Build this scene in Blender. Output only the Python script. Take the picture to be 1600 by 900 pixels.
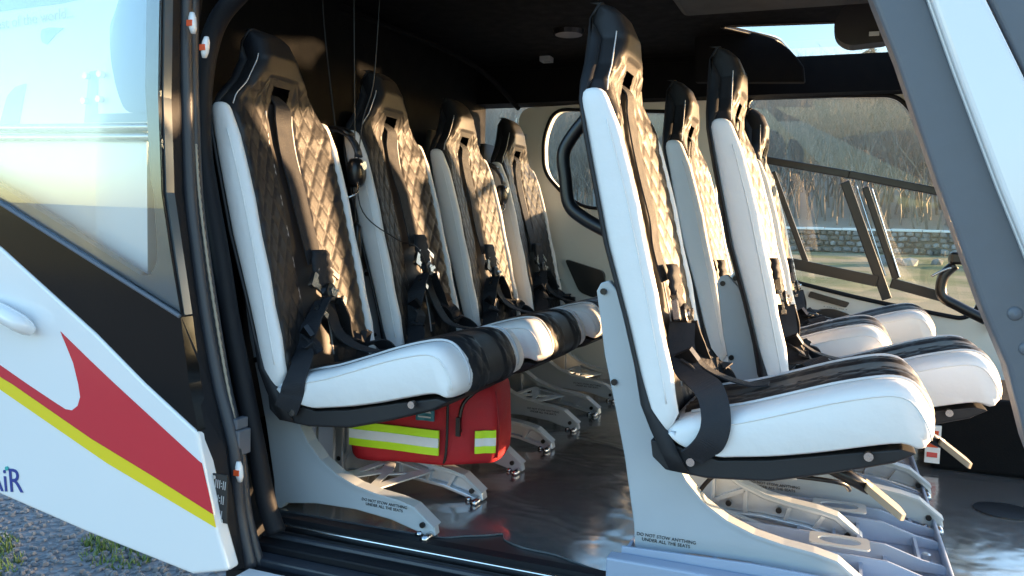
import bpy, bmesh, math, random
from math import sin, cos, pi, radians, sqrt, exp
from mathutils import Vector, Matrix
from mathutils.geometry import tessellate_polygon

for o in list(bpy.data.objects): bpy.data.objects.remove(o)
S = bpy.context.scene
C = S.collection
random.seed(7)

# ------------------------------------------------------------------ camera
# world: X forward (nose), Y across the cabin away from the camera side, Z up; cabin floor z = 0
RW = ((0.92885166, 0.05129485, -0.3668834),
      (0.36951671, -0.05796341, 0.92741449),
      (0.02630578, -0.99700004, -0.07279371))
CAMZ = 0.576
FPX = 1280.0
cd = bpy.data.cameras.new('camera')
cam = bpy.data.objects.new('camera', cd)
C.objects.link(cam)
M = Matrix.Identity(4)
for i in range(3):
    M[i][0] = RW[i][0]; M[i][1] = -RW[i][1]; M[i][2] = -RW[i][2]
M[2][3] = CAMZ
cam.matrix_world = M
cd.sensor_width = 36; cd.lens = FPX / 1600 * 36
cd.clip_start = 0.02; cd.clip_end = 5000
S.camera = cam

# ------------------------------------------------------------------ light
SUN_EL, SUN_AZ = radians(6.0), radians(34.5)      # azimuth measured from +X towards +Y
w = bpy.data.worlds.new('World'); S.world = w; w.use_nodes = True
nt = w.node_tree
bg = nt.nodes['Background']
sky = nt.nodes.new('ShaderNodeTexSky'); sky.sky_type = 'NISHITA'; sky.sun_disc = False
sky.sun_elevation = SUN_EL; sky.sun_rotation = pi / 2 - SUN_AZ
sky.air_density = 1.0; sky.dust_density = 1.1; sky.ozone_density = 2.3
nt.links.new(sky.outputs[0], bg.inputs[0]); bg.inputs[1].default_value = 0.15
sd = bpy.data.lights.new('sun', 'SUN'); sd.energy = 3.4; sd.angle = radians(1.2); sd.color = (1.0, 0.62, 0.32)
sun = bpy.data.objects.new('sun', sd); C.objects.link(sun)
sv = Vector((cos(SUN_EL) * cos(SUN_AZ), cos(SUN_EL) * sin(SUN_AZ), sin(SUN_EL)))
sun.rotation_euler = sv.to_track_quat('Z', 'Y').to_euler()
sun.location = (30, 8, 8)
S.view_settings.view_transform = 'Standard'
S.view_settings.look = 'None'
S.view_settings.gamma = 1
S.view_settings.use_curve_mapping = False
S.view_settings.exposure = 2.85

# ------------------------------------------------------------------ helpers
def at(px, py, y):
    """point of the photograph's pixel at the depth plane Y = y"""
    a, b = (px - 800) / FPX, (py - 450) / FPX
    r = [RW[i][0] * a + RW[i][1] * b + RW[i][2] for i in range(3)]
    t = y / r[1]
    return Vector((r[0] * t, y, CAMZ + r[2] * t))

def mat(name, col, rough=0.5, metal=0.0, ns=0.0, na=0.0, bump=0.0, bs=200.0, coat=0.0, spec=0.5, stretch=None):
    m = bpy.data.materials.new(name); m.use_nodes = True
    t = m.node_tree; b = t.nodes['Principled BSDF']
    b.inputs['Base Color'].default_value = (*col, 1)
    b.inputs['Roughness'].default_value = rough
    b.inputs['Metallic'].default_value = metal
    b.inputs['Specular IOR Level'].default_value = spec
    b.inputs['Coat Weight'].default_value = coat
    tc = t.nodes.new('ShaderNodeTexCoord')
    src = tc.outputs['Object']
    if stretch:
        mp = t.nodes.new('ShaderNodeMapping'); mp.inputs['Scale'].default_value = stretch
        t.links.new(src, mp.inputs[0]); src = mp.outputs[0]
    if ns:
        n = t.nodes.new('ShaderNodeTexNoise'); n.inputs['Scale'].default_value = ns; n.inputs['Detail'].default_value = 6
        t.links.new(src, n.inputs[0])
        mx = t.nodes.new('ShaderNodeMix'); mx.data_type = 'RGBA'
        mx.inputs[6].default_value = (*[max(0, c * (1 - na)) for c in col], 1)
        mx.inputs[7].default_value = (*[min(1, c * (1 + na)) for c in col], 1)
        t.links.new(n.outputs[0], mx.inputs[0]); t.links.new(mx.outputs[2], b.inputs['Base Color'])
        rr = t.nodes.new('ShaderNodeMapRange'); rr.inputs[3].default_value = max(0.02, rough * 0.8); rr.inputs[4].default_value = min(1, rough * 1.25)
        t.links.new(n.outputs[0], rr.inputs[0]); t.links.new(rr.outputs[0], b.inputs['Roughness'])
    if bump:
        n2 = t.nodes.new('ShaderNodeTexNoise'); n2.inputs['Scale'].default_value = bs; n2.inputs['Detail'].default_value = 4
        t.links.new(src, n2.inputs[0])
        bp = t.nodes.new('ShaderNodeBump'); bp.inputs['Strength'].default_value = bump; bp.inputs['Distance'].default_value = 0.01
        t.links.new(n2.outputs[0], bp.inputs['Height']); t.links.new(bp.outputs[0], b.inputs['Normal'])
    return m

def glass(name, tint=(0.95, 0.97, 0.96), refl=0.06, edge=0.5, rough=0.01):
    m = bpy.data.materials.new(name); m.use_nodes = True
    t = m.node_tree; t.nodes.clear()
    out = t.nodes.new('ShaderNodeOutputMaterial')
    tr = t.nodes.new('ShaderNodeBsdfTransparent'); tr.inputs[0].default_value = (*tint, 1)
    gl = t.nodes.new('ShaderNodeBsdfGlossy'); gl.inputs['Roughness'].default_value = rough
    lw = t.nodes.new('ShaderNodeLayerWeight'); lw.inputs[0].default_value = 0.25
    mr = t.nodes.new('ShaderNodeMapRange'); mr.inputs[3].default_value = refl; mr.inputs[4].default_value = edge
    t.links.new(lw.outputs['Fresnel'], mr.inputs[0])
    mx = t.nodes.new('ShaderNodeMixShader')
    t.links.new(mr.outputs[0], mx.inputs[0]); t.links.new(tr.outputs[0], mx.inputs[1]); t.links.new(gl.outputs[0], mx.inputs[2])
    t.links.new(mx.outputs[0], out.inputs[0])
    return m

WHITE_LEATHER = mat('white_leather', (0.80, 0.80, 0.79), 0.48, ns=9, na=0.05, bump=0.14, bs=45)
BLACK_LEATHER = mat('black_leather', (0.017, 0.0165, 0.018), 0.5, ns=30, na=0.3, bump=0.05, bs=300, spec=0.42)
SHELL = mat('shell_black', (0.012, 0.013, 0.016), 0.6, ns=14, na=0.2, bump=0.05, bs=300)
GREY_METAL = mat('grey_painted_metal', (0.44, 0.49, 0.53), 0.42, metal=0.2, ns=12, na=0.06, bump=0.03, bs=500)
ALU = mat('bare_aluminium', (0.58, 0.62, 0.66), 0.32, metal=0.6, ns=20, na=0.1)
STEEL = mat('steel', (0.6, 0.6, 0.6), 0.22, metal=1.0, ns=30, na=0.1)
PLINTH = mat('blue_grey_casting', (0.33, 0.40, 0.52), 0.5, metal=0.1, ns=8, na=0.08, bump=0.04, bs=300)
WEB = mat('black_webbing', (0.014, 0.016, 0.021), 0.7, ns=60, na=0.25, bump=0.3, bs=900)
PLASTIC = mat('black_plastic', (0.008, 0.008, 0.009), 0.32, ns=40, na=0.2)
PIPING = mat('pale_piping', (0.60, 0.61, 0.63), 0.5, ns=50, na=0.1)
WHITE = mat('white_paint', (0.80, 0.81, 0.81), 0.14, ns=3, na=0.03, coat=0.5)
CREAM = mat('cream_trim', (0.72, 0.73, 0.68), 0.38, ns=5, na=0.04, bump=0.03, bs=400)
HEADLINER = mat('black_headliner', (0.004, 0.0045, 0.0055), 0.8, ns=25, na=0.3, bump=0.15, bs=350, spec=0.15)
RUBBER = mat('black_rubber', (0.007, 0.0085, 0.012), 0.6, ns=30, na=0.3, bump=0.06, bs=200, spec=0.25)
RUBBER2 = mat('grey_rubber', (0.028, 0.034, 0.045), 0.42, ns=30, na=0.25, bump=0.06, bs=200)
BULK = mat('bulkhead_trim', (0.05, 0.046, 0.042), 0.7, ns=12, na=0.3, bump=0.1, bs=200)
GREYPOST = mat('grey_post_paint', (0.115, 0.125, 0.145), 0.4, ns=40, na=0.08, bump=0.05, bs=900)
RED = mat('red_paint', (0.62, 0.035, 0.045), 0.16, ns=4, na=0.04, coat=0.5)
YEL = mat('yellow_paint', (0.85, 0.66, 0.02), 0.18, ns=4, na=0.04, coat=0.5)
BLACKGLOSS = mat('gloss_black_paint', (0.008, 0.008, 0.008), 0.10, ns=5, na=0.2, spec=0.25)
FRIT = mat('frit_border', (0.10, 0.12, 0.13), 0.15, ns=6, na=0.15)
NAVY = mat('navy_ink', (0.03, 0.05, 0.26), 0.4, ns=20, na=0.1)
TEALDOT = mat('teal_ink', (0.05, 0.42, 0.40), 0.4, ns=20, na=0.1)
LILAC = mat('lilac_ink', (0.50, 0.46, 0.60), 0.5, ns=20, na=0.1)
INK = mat('black_ink', (0.02, 0.02, 0.02), 0.6, ns=20, na=0.1)
PALEINK = mat('pale_ink', (0.5, 0.5, 0.5), 0.6, ns=20, na=0.1)
BAGRED = mat('red_nylon', (0.42, 0.010, 0.018), 0.6, ns=40, na=0.15, bump=0.25, bs=700)
BAGRED2 = mat('red_nylon_edge', (0.30, 0.008, 0.014), 0.6, ns=40, na=0.15)
LIME = mat('lime_tape', (0.52, 0.80, 0.02), 0.4, ns=60, na=0.06)
SILVER = mat('silver_tape', (0.72, 0.74, 0.76), 0.3, ns=80, na=0.05)
TEAL = mat('teal_patch', (0.02, 0.14, 0.18), 0.5, ns=30, na=0.1)
ORANGE = mat('orange_red_plastic', (0.75, 0.09, 0.02), 0.4, ns=30, na=0.1)
GREYBLUE = mat('blue_grey_panel', (0.30, 0.42, 0.50), 0.4, ns=6, na=0.05)
TAN = mat('lever_plastic', (0.30, 0.26, 0.20), 0.35, ns=30, na=0.1)
PANE = glass('clear_pane', refl=0.03, edge=0.5)
DOORPANE = glass('door_pane', tint=(0.97, 0.99, 1.0), refl=0.03, edge=0.42)

def new(name, me, m=None, parent=None, smooth=False):
    o = bpy.data.objects.new(name, me); C.objects.link(o)
    if m and not me.materials: me.materials.append(m)
    if smooth:
        for p in me.polygons: p.use_smooth = True
    if parent:
        o.parent = parent
    return o

def mesh(name, vs, fs, m=None, parent=None, smooth=False):
    me = bpy.data.meshes.new(name); me.from_pydata([tuple(v) for v in vs], [], fs); me.update()
    bm = bmesh.new(); bm.from_mesh(me); bmesh.ops.recalc_face_normals(bm, faces=bm.faces); bm.to_mesh(me); bm.free()
    return new(name, me, m, parent, smooth)

def bev(o, wd=0.003, seg=2, ang=40):
    b = o.modifiers.new('bevel', 'BEVEL'); b.width = wd; b.segments = seg; b.limit_method = 'ANGLE'; b.angle_limit = radians(ang)
    b.harden_normals = False
    return o

class MB:
    def __init__(s): s.v = []; s.f = []
    def add(s, vs, fs):
        k = len(s.v); s.v += [tuple(v) for v in vs]; s.f += [tuple(i + k for i in f) for f in fs]; return s
    def box(s, x0, x1, y0, y1, z0, z1):
        v = [(x, y, z) for x in (x0, x1) for y in (y0, y1) for z in (z0, z1)]
        return s.add(v, [(0, 1, 3, 2), (4, 6, 7, 5), (0, 4, 5, 1), (2, 3, 7, 6), (0, 2, 6, 4), (1, 5, 7, 3)])
    def plate(s, outer, holes, f0, f1):
        """polygon with holes between mapping f0(u,v) (front) and f1(u,v) (back)"""
        loops = [outer] + list(holes)
        flat = [p for l in loops for p in l]
        tris = tessellate_polygon([[Vector((p[0], p[1], 0)) for p in l] for l in loops])
        n = len(flat)
        vs = [f0(*p) for p in flat] + [f1(*p) for p in flat]
        fs = [tuple(t) for t in tris] + [tuple(i + n for i in reversed(t)) for t in tris]
        k = 0
        for l in loops:
            q = len(l)
            for i in range(q):
                a, b = k + i, k + (i + 1) % q
                fs.append((a, b, b + n, a + n))
            k += q
        return s.add(vs, fs)
    def prism_y(s, poly, y0, y1, holes=()):
        return s.plate(poly, holes, lambda u, v: (u, y0, v), lambda u, v: (u, y1, v))
    def tube(s, pts, r, n=8, cap=True):
        pts = [Vector(p) for p in pts]
        rs = r if isinstance(r, (list, tuple)) else [r] * len(pts)
        vs = []; fs = []
        up = None
        for i, p in enumerate(pts):
            d = (pts[min(i + 1, len(pts) - 1)] - pts[max(i - 1, 0)]).normalized()
            if up is None:
                up = Vector((0, 0, 1)) if abs(d.z) < 0.9 else Vector((1, 0, 0))
            a = d.cross(up).normalized(); b = a.cross(d).normalized(); up = b
            for k in range(n):
                t = 2 * pi * k / n
                vs.append(p + (a * cos(t) + b * sin(t)) * rs[i])
        for i in range(len(pts) - 1):
            for k in range(n):
                fs.append((i * n + k, i * n + (k + 1) % n, (i + 1) * n + (k + 1) % n, (i + 1) * n + k))
        if cap:
            fs.append(tuple(range(n - 1, -1, -1))); fs.append(tuple(range((len(pts) - 1) * n, len(pts) * n)))
        return s.add(vs, fs)
    def ribbon(s, pts, wids, width, th=0.0022):
        """strap: centre points, width direction per point"""
        pts = [Vector(p) for p in pts]; vs = []; fs = []
        n = len(pts)
        for i, p in enumerate(pts):
            d = (pts[min(i + 1, n - 1)] - pts[max(i - 1, 0)]).normalized()
            wv = Vector(wids[i] if isinstance(wids[0], (list, tuple, Vector)) else wids)
            wv = (wv - d * wv.dot(d)).normalized()
            nn = d.cross(wv).normalized() * th / 2
            ww = width[i] if isinstance(width, (list, tuple)) else width
            h = wv * ww / 2
            vs += [p - h - nn, p + h - nn, p + h + nn, p - h + nn]
        for i in range(n - 1):
            for k in range(4):
                fs.append((i * 4 + k, i * 4 + (k + 1) % 4, i * 4 + 4 + (k + 1) % 4, i * 4 + 4 + k))
        fs += [(3, 2, 1, 0), tuple(range((n - 1) * 4, n * 4))]
        return s.add(vs, fs)
    def loft(s, rings, cap=True):
        n = len(rings[0]); vs = [p for r in rings for p in r]; fs = []
        for i in range(len(rings) - 1):
            for k in range(n):
                fs.append((i * n + k, i * n + (k + 1) % n, (i + 1) * n + (k + 1) % n, (i + 1) * n + k))
        if cap:
            fs += [tuple(range(n - 1, -1, -1)), tuple(range((len(rings) - 1) * n, len(rings) * n))]
        return s.add(vs, fs)
    def cyl(s, c, d, r, h, n=16):
        c = Vector(c); d = Vector(d).normalized()
        return s.tube([c - d * h / 2, c + d * h / 2], r, n)
    def build(s, name, m, parent=None, smooth=False):
        return mesh(name, s.v, s.f, m, parent, smooth)

def interp(tab, x):
    if x <= tab[0][0]: return tab[0][1]
    for (a, b), (c, d) in zip(tab, tab[1:]):
        if x <= c:
            t = (x - a) / (c - a); return b + (d - b) * t
    return tab[-1][1]

def smooth_path(pts, per=8, closed=False):
    P = [Vector(p) for p in pts]; n = len(P); out = []
    m = n if closed else n - 1
    for i in range(m):
        if closed: p0, p1, p2, p3 = P[(i - 1) % n], P[i], P[(i + 1) % n], P[(i + 2) % n]
        else: p0, p1, p2, p3 = P[max(i - 1, 0)], P[i], P[i + 1], P[min(i + 2, n - 1)]
        for k in range(per):
            t = k / per
            out.append(0.5 * ((2 * p1) + (p2 - p0) * t + (2 * p0 - 5 * p1 + 4 * p2 - p3) * t * t + (3 * p1 - p0 - 3 * p2 + p3) * t ** 3))
    if not closed: out.append(P[-1])
    return out

def round_poly(pts, r, seg=5):
    out = []; n = len(pts)
    for i in range(n):
        p = Vector(pts[i][:2]); a = Vector(pts[i - 1][:2]) - p; b = Vector(pts[(i + 1) % n][:2]) - p
        rr = r[i] if isinstance(r, (list, tuple)) else r
        d = min(rr, a.length * 0.45, b.length * 0.45)
        A = p + a.normalized() * d; B = p + b.normalized() * d
        for k in range(seg + 1):
            t = k / seg
            q = A * (1 - t) ** 2 + p * 2 * t * (1 - t) + B * t * t
            out.append((q.x, q.y))
    return out

def sec(rx, ry, n=20, e=3.0):
    out = []
    for k in range(n):
        t = 2 * pi * k / n; c, s_ = cos(t), sin(t)
        out.append((math.copysign(abs(c) ** (2 / e), c) * rx, math.copysign(abs(s_) ** (2 / e), s_) * ry))
    return out

def tag(o, label, cat, group=None):
    o['label'] = label; o['category'] = cat
    if group: o['group'] = group
    return o

def empty(name, loc, label=None, cat=None, group=None):
    o = bpy.data.objects.new(name, None); C.objects.link(o); o.location = loc; o.empty_display_size = 0.05
    if label: tag(o, label, cat, group)
    return o

TXT = {}
def text(name, body, size, m, parent, mtx, ext=0.0004, align='CENTER'):
    key = (body, size, align)
    if key not in TXT:
        c = bpy.data.curves.new(name, 'FONT'); c.body = body; c.size = size; c.extrude = ext; c.align_x = align; c.align_y = 'CENTER'
        c.resolution_u = 3
        t = bpy.data.objects.new('tmp', c); C.objects.link(t)
        bpy.context.view_layer.update()
        me = bpy.data.meshes.new_from_object(t.evaluated_get(bpy.context.evaluated_depsgraph_get()))
        bpy.data.objects.remove(t)
        me.materials.clear(); me.materials.append(m); TXT[key] = me
    o = bpy.data.objects.new(name, TXT[key]); C.objects.link(o); o.parent = parent
    o.matrix_local = mtx
    return o
# text frame that reads left to right along +X, up along +Z, faces the camera side (-Y)
def facing(loc, tilt=0.0):
    return Matrix.Translation(loc) @ Matrix.Rotation(-tilt, 4, 'Y') @ Matrix.Rotation(pi / 2, 4, 'X')

GZ = -0.75     # outdoor ground level


# ================================================================== the setting
def struct(o, kind='structure'):
    o['kind'] = kind; return o

def ground_h(x, y):
    """flat pad, a low bank on the far side, then the wooded hill"""
    h = 1.6 * exp(-(((x - 7.5) / 3.6) ** 2 + ((y - 9.2) / 3.2) ** 2))  # unseen swell, added to keep the low sun off the gravel
    if y > 18: h += 0.62 * min(1, (y - 18) / 18) ** 2 * (3 - 2 * min(1, (y - 18) / 18))
    if y > 43:
        t = (y - 43)
        q_ = max(0.0, min(1.0, (0.62 - x / y) / 0.27)); env = q_ * q_ * (3 - 2 * q_) * exp(-((x + 5) / 160.0) ** 4)
        h += env * (0.30 * t ** 0.9 * (0.55 + 0.45 * min(1, t / 40)) if t < 110 else 0.30 * 110 ** 0.9 + (t - 110) * 0.02)
        h += env * 0.8 * sin(x * 0.11 + 1.3) * min(1, t / 25)
    if y < -150:
        h += min(1, (-150 - y) / 400) ** 2 * (9 + 5 * sin(x * 0.006 + 0.5) + 3 * sin(x * 0.021) + 1.5 * sin(x * 0.06))
    return h

def axis_vals(near, far):
    v = [i * 1.0 for i in range(-40, 41)]
    k = 40.0; st = 3.0
    while k < far:
        k += st; st *= 1.12; v += [k, -k]
    return sorted(v)
gx = axis_vals(40, 1600); gy = sorted([i * 2.5 for i in range(-16, 70)] + [-(40 + 12 * i ** 1.45) for i in range(1, 24)] + [200, 260, 350, 500, 800, 1300])
gv = [(x, y, GZ + ground_h(x, y)) for y in gy for x in gx]
nx = len(gx)
gf = [(j * nx + i, j * nx + i + 1, (j + 1) * nx + i + 1, (j + 1) * nx + i) for j in range(len(gy) - 1) for i in range(nx - 1)]
gm = bpy.data.materials.new('ground_gravel_grass'); gm.use_nodes = True
t = gm.node_tree; b = t.nodes['Principled BSDF']; b.inputs['Roughness'].default_value = 0.9
tc = t.nodes.new('ShaderNodeTexCoord'); sp = t.nodes.new('ShaderNodeSeparateXYZ'); t.links.new(tc.outputs['Object'], sp.inputs[0])
vor = t.nodes.new('ShaderNodeTexVoronoi'); vor.inputs['Scale'].default_value = 38
t.links.new(tc.outputs['Object'], vor.inputs[0])
def mixc(a, bcol, fac):
    m = t.nodes.new('ShaderNodeMix'); m.data_type = 'RGBA'
    for s_, v in ((6, a), (7, bcol)):
        if isinstance(v, tuple): m.inputs[s_].default_value = (*v, 1)
        else: t.links.new(v, m.inputs[s_])
    t.links.new(fac, m.inputs[0]); return m.outputs[2]
def noise(sc, det=5):
    n = t.nodes.new('ShaderNodeTexNoise'); n.inputs['Scale'].default_value = sc; n.inputs['Detail'].default_value = det
    t.links.new(tc.outputs['Object'], n.inputs[0]); return n.outputs[0]
def rng(sock, a, bb, c=0.0, d=1.0):
    m = t.nodes.new('ShaderNodeMapRange'); m.inputs[1].default_value = a; m.inputs[2].default_value = bb
    m.inputs[3].default_value = c; m.inputs[4].default_value = d; t.links.new(sock, m.inputs[0]); return m.outputs[0]
gravel = mixc((0.09, 0.095, 0.105), (0.22, 0.225, 0.235), vor.outputs['Color'])
green = mixc((0.05, 0.075, 0.022), (0.12, 0.15, 0.05), noise(1.3))
greenb = mixc(green, (0.22, 0.19, 0.11), rng(noise(0.5), 0.40, 0.58))
dry = mixc((0.30, 0.26, 0.12), (0.46, 0.40, 0.20), noise(0.15))
litter = mixc((0.30, 0.26, 0.20), (0.40, 0.355, 0.28), noise(0.35, 10))
c1 = mixc(dry, gravel, rng(sp.outputs[1], -14, -10))
c2 = mixc(c1, greenb, rng(sp.outputs[1], 9, 13))
c3 = mixc(c2, litter, rng(sp.outputs[1], 41, 46))
t.links.new(c3, b.inputs['Base Color'])
bp = t.nodes.new('ShaderNodeBump'); bp.inputs['Strength'].default_value = 0.7; bp.inputs['Distance'].default_value = 0.02
t.links.new(vor.outputs['Distance'], bp.inputs['Height']); t.links.new(bp.outputs[0], b.inputs['Normal'])
struct(mesh('ground', gv, gf, gm, None, True))

# loose gravel and grass tufts on the pad behind the helicopter
PEB = mat('gravel_stone', (0.17, 0.175, 0.185), 0.85, ns=25, na=0.55)
mb = MB(); rnd = random.Random(3)
for i in range(9000):
    x = rnd.uniform(-5.2, -1.7); y = rnd.uniform(1.5, 4.6)
    s_ = rnd.uniform(0.008, 0.02); a = rnd.uniform(0, pi); h = s_ * rnd.uniform(0.5, 0.9); z = GZ + s_ * 0.1
    ca, sa = cos(a), sin(a); e = rnd.uniform(0.6, 1)
    pts = [(s_, 0), (0.3 * s_, 0.8 * s_ * e), (-0.7 * s_, 0.5 * s_), (-0.8 * s_, -0.5 * s_ * e), (0.3 * s_, -0.8 * s_)]
    q = [(x + u * ca - v * sa, y + u * sa + v * ca) for u, v in pts]
    q2 = [(x + (u * ca - v * sa) * 0.55, y + (u * sa + v * ca) * 0.55) for u, v in pts]
    mb.add([(u, v, z) for u, v in q] + [(u, v, z + h * rnd.uniform(0.7, 1)) for u, v in q2],
           [tuple(range(5, 10))] + [(k, (k + 1) % 5, 5 + (k + 1) % 5, 5 + k) for k in range(5)])
g = struct(mb.build('gravel', PEB), 'stuff'); tag(g, 'loose grey gravel stones on the pad under the helicopter', 'gravel')
GRASS = mat('grass_blade', (0.12, 0.19, 0.045), 0.7, ns=8, na=0.5)
mb = MB()
for (cx, cy, r, n) in [(-3.02, 2.05, 0.24, 600), (-3.12, 2.22, 0.14, 250), (-2.55, 2.35, 0.16, 190), (-2.72, 2.42, 0.10, 150), (-3.3, 2.7, 0.12, 160), (-2.9, 2.0, 0.12, 200), (-3.5, 3.2, 0.2, 200)]:
    for i in range(n):
        a = rnd.uniform(0, 2 * pi); q = r * sqrt(rnd.random()); x = cx + q * cos(a); y = cy + q * sin(a) * 0.7
        h = rnd.uniform(0.015, 0.065) * (1.1 - q / r * 0.6); d = rnd.uniform(0, 2 * pi); l = rnd.uniform(0.1, 0.9) * h; wv = 0.004
        mb.add([(x - wv * sin(d), y + wv * cos(d), GZ), (x + wv * sin(d), y - wv * cos(d), GZ), (x + l * cos(d), y + l * sin(d), GZ + h)], [(0, 1, 2)])
g = struct(mb.build('grass', GRASS), 'stuff'); tag(g, 'green grass tufts growing through the gravel', 'grass')

# dry stone wall beyond the far windows: every stone a piece, a pale coping on top
STONE = [mat('field_stone_%s' % k, c, 0.9, ns=4, na=0.35, bump=0.5, bs=14) for k, c in
         (('grey', (0.20, 0.19, 0.18)), ('brown', (0.17, 0.145, 0.115)), ('pale', (0.30, 0.29, 0.275)))]
COPE = mat('pale_coping', (0.75, 0.75, 0.73), 0.85, ns=3, na=0.15, bump=0.3, bs=20)
WALLY = 40.0
WBASE = GZ + ground_h(0, WALLY)
wall = empty('stone_wall', (0, WALLY, WBASE), 'dry stone wall with pale coping along the foot of the hill', 'wall')
core = MB().box(-16, 9.5, 0.06, 0.5, -0.2, 1.0).build('wall_core', STONE[1], wall)
stone_me = []
for k in range(9):
    bm = bmesh.new(); bmesh.ops.create_icosphere(bm, subdivisions=1, radius=0.5)
    rr = random.Random(40 + k)
    for v in bm.verts:
        v.co = Vector((math.copysign(abs(v.co.x * 2) ** 0.6, v.co.x), math.copysign(abs(v.co.y * 2) ** 0.7, v.co.y), math.copysign(abs(v.co.z * 2) ** 0.6, v.co.z))) * 0.5
        v.co *= rr.uniform(0.82, 1.05)
    me = bpy.data.meshes.new('stone'); bm.to_mesh(me); bm.free(); me.materials.append(STONE[k % 3]); stone_me.append(me)
rs = random.Random(11); ns_ = 0
x = -15.6
rows = [0.14, 0.40, 0.66, 0.88]
vis = lambda x: (-4.5 < x < 9.4) or (-15.6 < x < -11)
for ri, z in enumerate(rows):
    x = -15.6 + 0.13 * ri
    while x < 9.3:
        wd = rs.uniform(0.22, 0.46)
        if vis(x) and ns_ < 300:
            o = bpy.data.objects.new('stone', rs.choice(stone_me)); C.objects.link(o); o.parent = wall
            o.location = (x + wd / 2, 0.05 + rs.uniform(-0.04, 0.04), z + rs.uniform(-0.03, 0.03)); o.scale = (wd * 1.02, 0.3, 0.27 * rs.uniform(0.85, 1.15))
            o.rotation_euler = (rs.uniform(-.1, .1), rs.uniform(-.25, .25), rs.uniform(-.1, .1)); ns_ += 1
        x += wd
cp = MB(); x = -16
while x < 9.4:
    l = rs.uniform(0.7, 1.3); cp.box(x, x + l - 0.02, -0.06, 0.56, 1.0, 1.11 + rs.uniform(-.02, .02)); x += l
bev(cp.build('coping', COPE, wall), 0.02)

# scattered boulders of a second, tumbled row in the grass
for i in range(26):
    x = rs.uniform(1.5, 8.5); y = rs.uniform(29.5, 31.0); s_ = rs.uniform(0.25, 0.6)
    o = bpy.data.objects.new('boulder', stone_me[rs.randrange(9)]); C.objects.link(o)
    o.location = (x, y, GZ + ground_h(x, y) + s_ * 0.18); o.scale = (s_, s_ * 0.8, s_ * 0.6); o.rotation_euler = (0, 0, rs.uniform(0, 6))
    tag(o, 'loose stone lying in the grass in front of the dry stone wall', 'stone', 'stones tumbled in the grass')

# bare winter woodland
BARK = mat('bare_bark', (0.15, 0.135, 0.115), 0.9, ns=3, na=0.35)
TWIG = mat('bare_twigs', (0.25, 0.225, 0.19), 0.9, ns=1.5, na=0.4)
def branch(mb, p, d, l, r, lev, rr, maxlev, trunk=None):
    n = 3 if lev else 4
    q = p
    for k in range(n):
        d2 = (d + Vector((rr.gauss(0, .13), rr.gauss(0, .13), rr.gauss(0.03, .08)))).normalized()
        q2 = q + d2 * l / n
        r2 = r * (1 - 0.75 * (k + 1) / n) if lev else r * (1 - 0.7 * (k + 1) / n)
        a = d2.orthogonal().normalized(); b_ = d2.cross(a)
        tgt = trunk if (lev == 0 and trunk is not None) else mb
        r1 = r * (1 - 0.75 * k / n)
        vs = [q + (a * cos(t) + b_ * sin(t)) * r1 for t in (0, 2.09, 4.19)] + [q2 + (a * cos(t) + b_ * sin(t)) * r2 for t in (0, 2.09, 4.19)]
        tgt.add(vs, [(0, 1, 4, 3), (1, 2, 5, 4), (2, 0, 3, 5)])
        if lev < maxlev and (k > 0 or lev):
            for j in range(2 if lev == 0 else 2):
                an = rr.uniform(0, 2 * pi); sp_ = rr.uniform(0.5, 0.95)
                nd = (d2 + (a * cos(an) + b_ * sin(an)) * sp_ + Vector((0, 0, 0.15))).normalized()
                branch(mb, q2, nd, l * rr.uniform(0.4, 0.6), max(r2 * 0.6, 0.008), lev + 1, rr, maxlev)
        q, d = q2, d2
protos = []
for k in range(6):
    rr = random.Random(100 + k); tm = MB(); cm = MB()
    branch(cm, Vector((0, 0, 0)), Vector((rr.gauss(0, .05), rr.gauss(0, .05), 1)), 6.5, 0.11, 0, rr, 3, tm)
    protos.append((tm, cm))
protom = []
for tm, cm in protos:
    a = bpy.data.meshes.new('trunk'); a.from_pydata(tm.v, [], tm.f); a.materials.append(BARK)
    c_ = bpy.data.meshes.new('crown'); c_.from_pydata(cm.v, [], cm.f); c_.materials.append(TWIG)
    protom.append((a, c_))
rt = random.Random(5)
for i in range(34):
    y = rt.uniform(43, 58); x = y * rt.choice([rt.uniform(-0.40, -0.24), rt.uniform(0.0, 0.24), rt.uniform(0.0, 0.24)])
    e_ = empty('bare_tree', (x, y, GZ + ground_h(x, y) - 0.1), 'leafless tree at the front of the wood behind the stone wall', 'tree', 'leafless trees behind the stone wall')
    s_ = rt.uniform(0.5, 0.85); e_.scale = (s_, s_, s_ * rt.uniform(0.9, 1.2)); e_.rotation_euler = (0, 0, rt.uniform(0, 6))
    a, c_ = rt.choice(protom)
    new('trunk', a, None, e_); new('crown', c_, None, e_)
# the wood that covers the rest of the slope reads as one mass
import numpy as np
light = []
for k in range(4):
    rr = random.Random(200 + k); m1 = MB()
    branch(m1, Vector((0, 0, 0)), Vector((0, 0, 1)), 6.0, 0.10, 0, rr, 2 if k else 3)
    light.append((np.array(m1.v), np.array(m1.f)))
V = []; Fc = []; off = 0
for i in range(3400):
    y = 50 + 115 * rt.random() ** 1.2; x = y * rt.uniform(-0.62, 0.32)
    v, f = light[rt.randrange(4) if i % 3 else rt.randrange(1, 4)]
    a = rt.uniform(0, 6.28); s_ = rt.uniform(0.55, 1.0)
    R_ = np.array([[cos(a), -sin(a), 0], [sin(a), cos(a), 0], [0, 0, 1]]) * s_
    vv = v @ R_.T + np.array([x, y, GZ + ground_h(x, y) - 0.2])
    V.append(vv); Fc.append(f + off); off += len(v)
V = np.concatenate(V); Fc = np.concatenate(Fc)
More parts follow.
